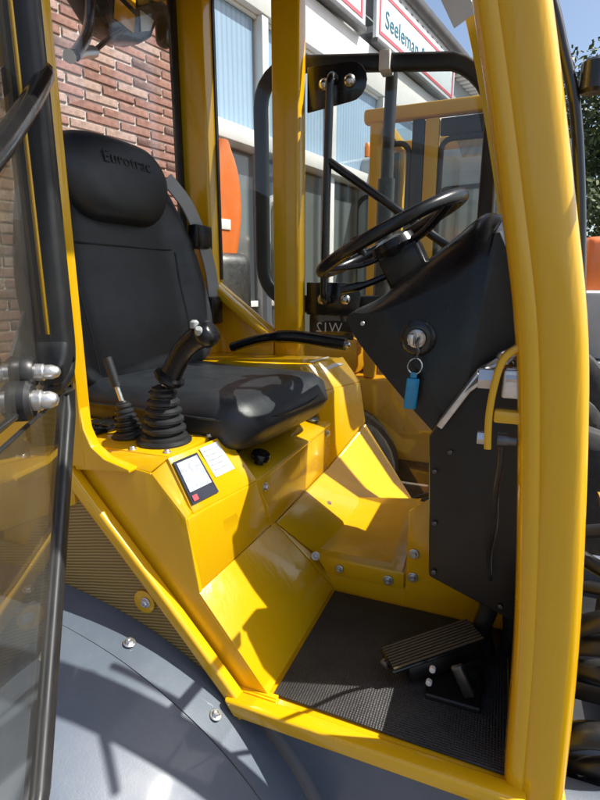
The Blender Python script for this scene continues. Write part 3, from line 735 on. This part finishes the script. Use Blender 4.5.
for c_ in ((.020,.79,1.505),(-.002,.80,1.478)):
    bm = bmesh.new(); add_tube(bm, [Vector(c_)+Vector((.019*math.cos(2*math.pi*i/20), .02*math.sin(2*math.pi*i/20), .008*math.cos(2*math.pi*i/20))) for i in range(20)], .005, 8, True); finish('eye_ring', bm, 'steel', hg)
lathe('hex_nut', [(.016,0),(.016,.020),(.012,.022)], (-.025,.775,1.466), (1,0,0), 'zinc', hg, 6); lathe('hex_nut', [(.016,0),(.016,.022),(.012,.024)], (.012,.775,1.470), (1,0,0), 'zinc', hg, 6)
box('clamp_block', (.008,.762,1.440), (.044,.79,1.482), 'zinc', hg, .004)
lathe('hex_nut', [(.010,0),(.010,.014),(.007,.015)], (-.020,.765,1.378), (1,0,0), 'zinc', hg, 6); lathe('cable_gland', [(.011,0),(.011,.012),(.009,.016),(.009,.026)], (.008,.765,1.378), (1,0,0), 'dark_steel', hg, 12)
tube('cable', [(.014,.765,1.385),(.016,.768,1.34),(.014,.80,1.28),(.018,.85,1.20),(.014,.90,1.12),(.02,.93,1.05)], .0045, 'rubber', L, 6, 8)
tube('hose', [(.02,1.02,1.00),(.025,1.03,.93),(.015,1.04,.86),(.03,1.05,.80)], .020, 'rubber', L, 6, 12); tube('hose', [(.065,1.04,1.00),(.07,1.05,.93),(.075,1.06,.86),(.07,1.07,.80)], .018, 'rubber', L, 6, 12)
tube('hose', [(-.09,1.15,1.32),(-.10,1.18,1.24),(-.085,1.20,1.15),(-.10,1.22,1.05),(-.09,1.24,.90)], .022, 'rubber', L, 6, 12)
box('front_bulkhead', (.075,1.01,.795), (.10,1.63,1.42), 'black_matte', L, .004)
box('front_bulkhead', (.075,.812,.795), (.10,1.007,1.085), 'black_matte', L, .004)  # near panel added, and its height set, to shade the mat

# --- pedal
pM = orient((-.080,.950,.862), (-.24,-.02,.97), (.80,.52,.22))
bm = bmesh.new(); add_box(bm, (-.105,-.038,-.008), (.105,.038,.0), .004, 2, pM); ped = finish('accelerator_pedal', bm, 'black_plastic', L)
bm = bmesh.new()
for i in range(9): add_box(bm, (-.10,-.036+i*.0085,.0005), (.10,-.0318+i*.0085,.005), .001, 1, pM)
rib = finish('tread_ribs', bm, 'pedal_rib', ped)
bm = bmesh.new(); add_box(bm, (-.07,-.033,-.045), (.08,.03,-.0085), .008, 2, pM); finish('pedal_box', bm, 'black_matte', ped)
bm = bmesh.new(); add_box(bm, (-.02,.868,.797), (.085,.99,.81), .003, 1, Matrix.Translation((-.06,0,0))); finish('pedal_foot', bm, 'black_matte', ped)
bm = bmesh.new(); add_box(bm, (-.012,-.006,-.035), (.012,.006,.035), .008, 3, orient((-.012,.885,.848), (-.5,0,1), (1,0,.5))); finish('pedal_link', bm, 'dark_steel', ped)
lathe('pedal_pin', [(.006,0),(.006,.008),(.004,.01)], (-.07,.882,.862), (0,-1,0), 'white_paint', ped, 12); lathe('pedal_pin', [(.006,0),(.006,.008),(.004,.01)], (-.075,.880,.832), (0,-1,0), 'white_paint', ped, 12); lathe('pedal_pin', [(.009,0),(.009,.008),(.005,.01)], (-.165,.885,.842), (-.3,-1,0), 'dark_steel', ped, 12)
tube('pedal_arm', [(-.02,.90,.86),(.01,.92,.84),(.02,.93,.80)], .012, 'black_matte', ped, 4, 10)
# rubber mat lying on the floor plate
mt = prism('floor_mat', [(-.364,.768,.7935),(-.358,1.146,.7935),(.072,1.146,.7935),(.072,.758,.7935)], (0,0,.006), 'mat_rubber', None, .002)
tag(mt, 'black textured rubber mat lying in the cab footwell', 'floor mat')
# --- far door (closed) with rounded black rubber frame
def rounded(pts_c, n=6):
    return pts_c
def rr_path(x0, x1, z0, z1, r, n=6, corners=(1,1,1,1)):
    out = []
    for (cx, cz, a0, on) in ((x1-r, z1-r, 0, corners[0]), (x0+r, z1-r, 90, corners[1]), (x0+r, z0+r, 180, corners[2]), (x1-r, z0+r, 270, corners[3])):
        for i in range(n+1):
            a = R(a0+90*i/n); out.append((cx+r*math.cos(a), cz+r*math.sin(a)))
    return out
YD = 1.755
rp = rr_path(-.85, -.075, 1.535, 2.315, .13)
# drop the front top corner as the frame slopes forward
def fsl(x, z): return (x, z + .004 - (.10*(x+.66) + .20*max(0, x+.27))*min(1, max(0, (z-1.7)/.5)))
door = bmesh.new(); add_tube(door, [Vector((fsl(x, z)[0], YD, fsl(x, z)[1])) for x, z in rp], 1, closed=True, prof=[(x, y) for x, y in rrect(.036,.050,.012,3)])
fd_ = finish('left_door', door, 'rubber', L, 50)
prism('window_pane', [(fsl(x, z)[0], YD-.002, fsl(x, z)[1]) for x, z in rp], (0,.005,0), 'door_glass', fd_, 0)
lowp = [(-.72,1.510),(-.13,1.510),(-.02,1.30),(-.02,.95),(-.30,.80),(-.50,.95),(-.72,1.20)]
prism('lower_pane', [(x, YD-.002, z) for x, z in lowp], (0,.005,0), 'smoked_glass', fd_, 0)
bm = bmesh.new(); add_tube(bm, [Vector((x, YD, z)) for x, z in lowp], .011, 8, True); finish('lower_pane_trim', bm, 'rubber', fd_, 50)
box('decal_band', (-.665,YD+.0035,1.405), (-.495,YD+.0055,1.497), 'dark_steel', fd_, 0)
M = Matrix.Translation((-.535, YD-.004, 1.432)) @ Matrix.Rotation(R(180), 4, 'Z') @ Matrix.Rotation(R(90), 4, 'X')
text_obj('model_lettering', 'W12', .050, M, 'white_sticker', fd_, .0006)
# hinge plates with dome bolts, bar handle
for zc, s in ((2.235, 1), (1.55, 1)):
    pl = []
    for i in range(9):
        a = R(-90+180*i/8); pl.append((-.515+.055*math.cos(a), YD-.038, zc+.058*math.sin(a)))
    pl = [(-.662, YD-.038, zc-.075 if zc > 2 else zc-.055)] + pl + [(-.662, YD-.038, zc+.060)]
    hp = prism('hinge_plate', pl, (0,.010,0), 'black_paint', fd_, .003)
    for x in (-.60, -.515): lathe('dome_bolt', [(.020,0),(.020,.006),(.014,.014),(.005,.018)], (x, YD-.039, zc), (0,-1,0), 'steel', hp, 16)
hb_ = tube('handle_bar', [(-.563,YD-.045,2.245),(-.563,YD-.085,2.235),(-.566,YD-.09,2.15),(-.575,YD-.09,1.70),(-.578,YD-.085,1.56),(-.578,YD-.045,1.548)], .0135, 'black_paint', fd_, 5, 12)
tube('handle_bar', [(-.57,YD-.09,1.995),(-.50,YD-.09,1.945),(-.20,YD-.09,1.735),(-.06,YD-.085,1.64)], .0135, 'black_paint', fd_, 4, 12)
tube('gas_strut', [(-.40,YD+.05,2.27),(-.405,YD+.05,1.95)], .020, 'rubber', fd_, 1, 12); tube('strut_rod', [(-.405,YD+.05,1.95),(-.41,YD+.05,1.50)], .030, 'black_paint', fd_, 1, 12)
box('top_clip', (-.425,YD-.032,2.255), (-.39,YD+.032,2.312), 'white_paint', fd_, .004)

# --- near door, swung open on its rear hinges
H = Vector((-.758,.698,0)); wdir = Vector((.57,-.82,0)).normalized(); dn = Vector((wdir.y,-wdir.x,0))
def D(a, z, o=0): return H + wdir*a + dn*o + Vector((0,0,z))
rp2 = rr_path(.0, .74, 1.43, 2.36, .075); rp2.insert(21, (.14, 1.43))
bm = bmesh.new(); kk = [(.18 if (z < 1.52 and a > .09) else (.7 if (z < 1.52 and a > .05) else 1.)) for a, z in rp2]
add_tube(bm, [D(a, z) for a, z in rp2], lambda t: kk[round(t*(len(rp2)-1))], closed=True, prof=[(x, y) for x, y in rrect(.050,.046,.014,3)])
nd = finish('right_door', bm, 'rubber', L, 50)
prism('window_pane', [D(a, z, -.003) for a, z in rp2], dn*.006, 'near_glass', nd, 0)
tube('seal_trim', [D(.098,1.52,-.004), D(.098,2.30,-.004)], .0025, 'yellow', nd, 1, 8)
lp2 = [(.0,1.405),(.02,1.36),(.20,1.154),(.40,.935),(.44,.915),(.70,.915),(.74,.96),(.74,1.405),(.035,1.405)]
prism('lower_pane', [D(a, z, -.003) for a, z in lp2], dn*.006, 'near_glass', nd, 0)
bm = bmesh.new(); k2 = [1 if a < .45 and (z < 1.4 or a < .01) else .2 for a, z in lp2]
add_tube(bm, [D(a, z) for a, z in lp2], lambda t: k2[round(t*(len(lp2)-1))], closed=True, prof=[(x, y) for x, y in rrect(.026,.030,.008,3)]); finish('lower_pane_trim', bm, 'rubber', nd, 50)
# grab bar across the pane
tube('grab_bar', [D(.015,1.945,-.01), D(.035,1.928,-.027), D(.33,1.755,-.034), D(.62,1.60,-.03)], .0140, 'black_paint', nd, 4, 14)
# outer seal of the hinge edge, then the pane clamps with dome nuts
tube('hinge_seal', [D(-.022,1.44,.012), D(-.022,1.48,.012), D(-.022,2.36,.012)], 1, 'rubber', nd, 2, prof=[(x, y) for x, y in rrect(.030,.040,.010,3)])
tube('edge_seal', [D(.125,1.447,.0), D(.085,1.455,.0), D(.060,1.49,.0), D(.050,1.56,.0), D(.050,2.32,.0)], lambda t: .35+.65*min(1, t*2.2), 'rubber', nd, 4, prof=[(x, y) for x, y in rrect(.060,.050,.012,3)])
for (a, z, k) in ((.270,1.445,.85),(.245,1.480,.72)):
    cp = lathe('pane_clamp', [(.026*k,-.018),(.033*k,-.012),(.033*k,.012),(.026*k,.018)], D(a, z), dn, 'rubber', nd, 18)
    for sgn in (1, -1): lathe('dome_nut', [(.017*k,0),(.017*k,.010),(.0145*k,.012),(.0145*k,.021),(.010*k,.029),(.003,.032)], D(a, z, .018*sgn), dn*sgn, 'zinc', cp, 14)
prism('clamp_bracket', [D(.10,1.48,.02), D(.24,1.48,.02), D(.12,1.56,.02)], dn*.006, 'zinc', nd, .002)

# --- rear mirror, lamp and their arm behind the rear window
rm = bmesh.new(); add_prism(rm, [(-1.30,y,z) for y, z in ((1.44,2.50),(1.53,2.432),(1.61,2.432),(1.70,2.455),(1.77,2.50),(1.815,2.58),(1.815,2.72),(1.44,2.72))], (-.10,0,0), .018, 3)
rmo = finish('rear_mirror', rm, 'lamp_black', L, 50)
prism('painted_reflection', [(-1.2985,1.555,2.475),(-1.2985,1.655,2.468),(-1.2985,1.668,2.53),(-1.2985,1.57,2.545)], (.004,0,0), 'yellow', rmo, .002)  # yellow cab's reflection in the mirror, painted as two flat panels
prism('painted_reflection', [(-1.2985,1.575,2.565),(-1.2985,1.672,2.55),(-1.2985,1.68,2.60),(-1.2985,1.59,2.62)], (.004,0,0), 'yellow', rmo, .002)
prism('mirror_glass', [(-1.2985,1.695,2.49),(-1.2985,1.75,2.515),(-1.2985,1.79,2.58),(-1.2985,1.79,2.70),(-1.2985,1.705,2.70)], (.004,0,0), 'sign_white', rmo, .002)
tube('mirror_arm', [(-1.16,1.22,2.22),(-1.22,1.34,2.33),(-1.28,1.43,2.45),(-1.29,1.46,2.60)], .016, 'lamp_black', rmo, 5, 10)
tube('mirror_stay', [(-1.29,1.44,2.33),(-1.29,1.52,2.40),(-1.29,1.60,2.46)], .008, 'lamp_black', rmo, 4, 8)
tube('mirror_stay', [(-1.16,1.20,2.21),(-1.24,1.33,2.28),(-1.29,1.44,2.33)], .018, 'zinc', rmo, 4, 8)
bm = bmesh.new(); add_box(bm, (-1.34,1.822,2.50), (-1.28,1.885,2.72), .025, 4); finish('work_lamp', bm, 'lamp_black', L)
box('lamp_bracket', (-1.32,1.68,2.56), (-1.19,1.85,2.60), 'lamp_black', L, .004)
box('mirror_bracket', (-1.31,1.44,2.56), (-1.19,1.48,2.62), 'lamp_black', L, .004)
# --- front mirror arm, wiper and hoses ahead of the cab
ma = tube('mirror_bracket_arm', [(-.055,.83,2.50),(.008,.83,2.05),(.038,.83,1.93),(.066,.83,1.84),(.086,.83,1.72),(.103,.83,1.57),(.116,.83,1.46)], .0075, 'black_paint', L, 5, 10)
tube('mirror_rod', [(.072,.83,1.868),(.10,.83,1.872),(.20,.80,1.885),(.33,.76,1.90)], .008, 'black_paint', ma, 4, 10)
lathe('rod_clamp', [(.012,-.02),(.016,-.016),(.016,.016),(.012,.02)], (.085,.83,1.868), (0,0,1), 'black_plastic', ma, 12)
tube('wiper_arm', [(.10,.86,1.62),(.085,.86,1.70),(.062,.86,1.80)], .008, 'rubber', L, 4, 8)
prism('windscreen', [(.09,.815,1.43),(.06,.815,1.60),(-.02,.815,1.99),(-.165,.815,2.53),(-.160,.815,2.53),(-.015,.815,1.99),(.065,.815,1.60),(.095,.815,1.43)], (0,.81,0), 'glass', L, 0)
def hose(pts, r=.017): return tube('hydraulic_hose', pts, r, 'hydraulic', L, 6, 10)
hose([(.16,.88,1.02),(.22,.87,1.06),(.32,.90,1.05),(.45,.98,.98)]); hose([(.15,.90,.97),(.22,.88,1.00),(.33,.92,.98),(.46,1.0,.92)], .019)
hose([(.15,.93,.92),(.24,.90,.93),(.34,.95,.90),(.44,1.02,.85)], .021); hose([(.16,.96,1.12),(.24,.93,1.10),(.36,.98,1.09),(.50,1.05,1.0)], .014)
hose([(.15,.86,.80),(.20,.84,.85),(.28,.86,.84),(.40,.95,.78)], .022)
box('valve_block', (.14,.84,.55), (.30,.98,.74), 'black_paint', L, .015)
box('valve_block', (.17,.90,.86), (.34,1.02,.90), 'black_matte', L, .006)
hose([(0.15, 0.92, 1.08),(0.24, 0.9, 1.09),(0.36, 0.93, 1.06),(0.5, 1.02, 1.0)], 0.011)
hose([(0.16, 0.88, 0.74),(0.22, 0.85, 0.78),(0.3, 0.88, 0.8),(0.42, 0.98, 0.76)], 0.016)
hose([(0.17, 0.95, 1.17),(0.26, 0.95, 1.19),(0.4, 1.0, 1.16),(0.52, 1.08, 1.08)], 0.012)
hose([(0.2, 0.9, 0.66),(0.25, 0.86, 0.72),(0.33, 0.9, 0.74),(0.44, 1.0, 0.7)], 0.013)
tube('lift_arm', [(.22,1.05,1.15),(.55,1.05,1.22),(1.0,1.05,1.0),(1.5,1.05,.6)], .06, 'yellow', L, 5, 12)
lathe('coupling', [(.012,0),(.022,.004),(.022,.03),(.016,.034),(.016,.06),(.010,.062)], (.22,.85,.70), (.3,-1,.5), 'dark_steel', L, 14)
lathe('coupling', [(.012,0),(.026,.004),(.026,.03),(.018,.034),(.018,.06),(.010,.062)], (.19,.845,.64), (.2,-1,.6), 'pale_grey', L, 14)
# move the parts so that the root can sit at the loader's base
for ch in L.children: ch.location = ch.location - Linv
# paper tag
bm = bmesh.new(); add_box(bm, (-.032,-.0015,-.055), (.032,.0015,.055), .001, 1); add_tube(bm, [Vector((0,0,.054)), Vector((.0,0,.20))], .0015, 6)
tgo = finish('paper_tag', bm, 'white_sticker', None); tgo.location = (-.185,1.60,2.345); tgo.rotation_euler = (0, R(-28), 0)
tag(tgo, 'small pale paper tag hanging inside the windscreen top', 'paper tag')
# ------------------------------------------------------------------ machines parked beyond
def simple_wheel(root, loc, Rr, w, out):
    t = lathe('tyre', [(Rr*.5,-w/2),(Rr*.85,-w/2),(Rr,-w*.3),(Rr,w*.3),(Rr*.85,w/2),(Rr*.5,w/2)], loc, (0,out,0), 'tyre', root, 32)
    lathe('rim', [(.05,.05),(Rr*.45,.06),(Rr*.52,w*.48),(Rr*.52,-w*.4)], loc, (0,out,0), 'pale_grey', t, 24)
N = empty('wheel_loader', (-.45,3.6,0), 0, 'second yellow loader parked beyond the far door glass', 'wheel loader')
def nb(name, lo, hi, m, bv=.01, par=None): return box(name, lo, hi, m, par or N, bv)
for x in (-.38, .42):
    for y in (-.36, .36): nb('cab_post', (x, y-.035, 1.0), (x+.075, y+.035, 2.60), 'yellow_far')
nb('cab_post', (-.055,-.395,1.0), (.025,-.325,2.535), 'yellow_far'); nb('window_frame', (-.13,-.39,1.1), (-.057,-.33,2.535), 'rubber')
nb('roof_rail', (-.42,-.41,2.54), (.52,-.33,2.62), 'yellow_far', .02); nb('roof_cross', (-.38,-.325,2.545), (-.31,.325,2.615), 'yellow_far', .01); nb('roof_cross', (.42,-.325,2.545), (.49,.325,2.615), 'yellow_far', .01)
nb('roof_rail', (-.42,.33,2.54), (.52,.41,2.62), 'yellow_far', .02)
nb('window_frame', (.03,-.38,2.44), (.42,-.34,2.53), 'rubber', .004)
nb('body', (-.85,-.42,.45), (.75,.42,1.0), 'yellow_far', .05); nb('engine_hood', (-.85,-.38,1.002), (-.42,.38,1.25), 'yellow_far', .06)
nb('side_window', (.01,-.37,1.1), (.42,-.365,2.43), 'glass', 0); nb('side_window', (-.30,-.37,1.1), (-.14,-.365,2.5), 'glass', 0)
nb('seat', (-.30,-.22,1.0), (.06,.22,1.25), 'vinyl', .06); nb('seat_backrest', (-.36,-.22,1.26), (-.24,.22,1.90), 'vinyl', .06)
nb('steering_console', (.15,-.15,1.0), (.38,.15,1.52), 'black_plastic', .05)
for x in (-.52, .85):
    for y, o_ in ((-.55,-1),(.55,1)): simple_wheel(N, (x, y, .42), .42, .26, o_)
for y in (-.40, .40): nb('axle', (-.62, min(y, y*.5), .3), (.85, max(y, y*.5), .5), 'black_matte', .02)
for x0, x1 in ((-.30,-.145), (.04,.41)):
    bm = bmesh.new(); add_tube(bm, [Vector((x, -.372, z)) for x, z in rr_path(x0, x1, 1.12, 2.42, .06)], .016, 8, True); finish('window_seal', bm, 'rubber', N, 50)
nb('rear_window_frame', (-.375,-.32,1.26), (-.33,-.28,2.53), 'rubber', .008); nb('rear_window_frame', (-.375,.28,1.26), (-.33,.32,2.53), 'rubber', .008)
nb('sun_visor', (.10,-.30,2.46), (.40,.30,2.50), 'smoked_glass', .004); nb('work_lamp', (-.30,-.42,2.44), (-.24,-.395,2.51), 'lamp_black', .008)
# pale cab-over machine with rounded greenish windows
G = empty('tractor', (-.75,6.1,0), R(-10), 'pale grey tractor cab with rounded greenish windows and amber beacon', 'tractor')
bm = bmesh.new(); add_box(bm, (-1.0,-.6,.9), (1.0,.6,2.95), .10, 4); gb = finish('cab', bm, 'pale_grey', G)
for x0, x1 in ((-.75,-.05), (.12,.80)):
    pts = [(x, -.606, z) for x, z in rr_path(x0, x1, 1.35, 2.55, .14)]
    w_ = prism('window', pts, (0,-.012,0), 'rubber', gb, 0)
    cx = (x0+x1)/2; prism('pane', [(cx+(x-cx)*.88, -.6185, 1.95+(z-1.95)*.92) for x, _, z in pts], (0,-.004,0), 'grey_pane', w_, 0)
box('chassis', (-1.3,-.45,.45), (1.9,.45,.898), 'pale_grey', G, .04); box('bonnet', (1.01,-.40,.90), (1.85,.40,1.55), 'pale_grey', G, .08)
lathe('beacon', [(.05,0),(.07,.01),(.07,.10),(.05,.15),(.01,.16)], (-.72,-.45,2.95), (0,0,1), 'amber', G, 20)
for x in (-.9, 1.3):
    for y, o_ in ((-.6,-1),(.6,1)): simple_wheel(G, (x, y, .55), .55, .3, o_)
# orange mini excavator squeezed in by the showroom
X = empty('mini_excavator', (-1.72,2.95,0), R(70), 'small orange excavator with grey cab squeezed beside the showroom windows', 'excavator')
for y in (-.25, .25):
    tr = bmesh.new(); add_prism(tr, [(x, y-.09, z) for x, z in rr_path(-.55,.55,0.004,.36,.17,5)], (0,.18,0), .01); finish('track', tr, 'tyre', X)
box('undercarriage', (-.35,-.16,.15), (.35,.16,.42), 'black_matte', X, .02)
bm = bmesh.new(); loops = []
for i in range(9):
    t = i/8; z = .44+.80*t; k = 1-.25*max(0, t-.5)**2*4
    loops.append([(-.10+x*k, y, z) for x, y in rrect(.80, .62, .14, 4)])
loft(bm, loops); finish('body', bm, 'pale_grey', X, 50)
box('counterweight', (-.36,-.20,1.242), (.10,.20,1.80), 'dark_steel', X, .08, 4)
bm = bmesh.new(); loops = []
for i in range(16):
    t = i/15; z = 1.74+.70*t; w = .16*math.sqrt(max(.004, 1-((t-.32)/.70)**2)); cx = -.13+.06*math.sin(t*2)
    loops.append([(cx+x, y, z) for x, y in rrect(w*2, .30, min(.07, w*.9), 4)])
loft(bm, loops); gd = finish('tail_guard', bm, 'orange', X, 60)
box('guard_stripe', (-.17,-.158,1.93), (-.06,-.151,1.99), 'white_paint', gd, .002)
tube('exhaust_pipe', [(.02,-.05,1.80),(.02,-.05,2.05),(.05,-.05,2.12)], .022, 'dark_steel', X, 4, 10)
bm = bmesh.new(); add_tube(bm, [Vector((x, -.20, z)) for x, z in rr_path(.20,.50,1.28,2.14,.09)], .03, 8, True); cabf = finish('cab_frame', bm, 'pale_grey', X)
prism('cab_window', [(x, -.205, z) for x, z in rr_path(.20,.50,1.28,2.14,.09)], (0,.006,0), 'smoked_glass', cabf, 0)
box('cab_floor', (.12,-.25,1.241), (.52,.20,1.26), 'black_matte', X, .004)
# orange excavator further off past the windscreen
E2 = empty('excavator', (1.05,6.3,0), R(20), 'orange excavator with raised boom standing out past the front post', 'excavator')
for y in (-.5, .5):
    tr = bmesh.new(); add_prism(tr, [(x, y-.15, z) for x, z in rr_path(-1.0,1.0,0.004,.5,.24,5)], (0,.3,0), .01); finish('track', tr, 'tyre', E2)
box('turntable', (-.5,-.4,.3), (.5,.4,.75), 'black_matte', E2, .04); box('body', (-1.1,-.6,.752), (.5,.6,1.45), 'pale_grey', E2, .12, 4)
bm = bmesh.new(); add_prism(bm, [(-.55,-.5,1.452),(.45,-.5,1.452),(.40,-.5,1.80),(.0,-.5,2.08),(-.55,-.5,2.05)], (0,.95,0), .07, 3); finish('cab', bm, 'orange', E2)
box('cab_window', (-.35,-.508,1.6), (.2,-.502,1.95), 'shop_pane', E2, 0)
tube('boom', [(.45,.2,1.2),(.9,.2,2.0),(1.6,.2,2.4),(2.3,.2,1.9)], .10, 'orange', E2, 6, 10); tube('dipper', [(2.3,.2,1.95),(2.35,.2,1.2),(2.2,.2,.5)], .075, 'orange', E2, 5, 10)
prism('bucket', [(2.0,-.05,.45),(2.35,-.05,.5),(2.5,-.05,.2),(2.25,-.05,.02),(1.95,-.05,.1)], (0,.5,0), 'dark_steel', E2, .02)
# ------------------------------------------------------------------ trees
def tree(loc, h, rad, label, seed):
    rnd = random.Random(seed); T = empty('tree', loc, rnd.random()*6, label, 'tree', 'trees behind the yard')
    bm = bmesh.new(); add_tube(bm, smooth_path([(0,0,0),(.05,.02,h*.25),(-.03,.05,h*.5),(.02,0,h*.8)], 4), lambda t: .16*(1-.75*t), 10)
    tips = []
    for i in range(11):
        a = rnd.random()*6.28; z0 = h*(.25+.5*i/11); l = rad*(.6+.5*rnd.random())
        tip = Vector((math.cos(a)*l, math.sin(a)*l, z0+h*.2*rnd.random()+.2)); tips.append(tip)
        add_tube(bm, smooth_path([(0,0,z0), tip*.5+Vector((0,0,z0*.5+.1)), tip], 3), lambda t: .05*(1-.8*t), 6)
    finish('trunk', bm, 'bark', T)
    bm = bmesh.new(); cl = [(t_, rad*.42) for t_ in tips] + [(Vector((rnd.uniform(-.5,.5)*rad, rnd.uniform(-.5,.5)*rad, h*(.45+.5*rnd.random()))), rad*.45) for _ in range(14)]
    for c_, r_ in cl:
        for _ in range(420):
            v = Vector((rnd.gauss(0,1), rnd.gauss(0,1), rnd.gauss(0,.8))); v = v.normalized()*r_*(rnd.random()**.4); p = c_+v
            s = .05+.05*rnd.random(); a = Vector((rnd.gauss(0,1),rnd.gauss(0,1),rnd.gauss(0,1))).normalized()*s; b = a.orthogonal().normalized()*s*.55
            bm.faces.new([bm.verts.new(q) for q in (p-a, p+b, p+a, p-b)])
    finish('crown', bm, 'leaf', T, smooth=False)
tree((2.0,13.5,0), 6.2, 1.7, 'leafy green tree seen past the yellow front post', 3)
tree((3.9,15.0,0), 7.0, 2.0, 'taller leafy tree behind the orange excavator', 5)
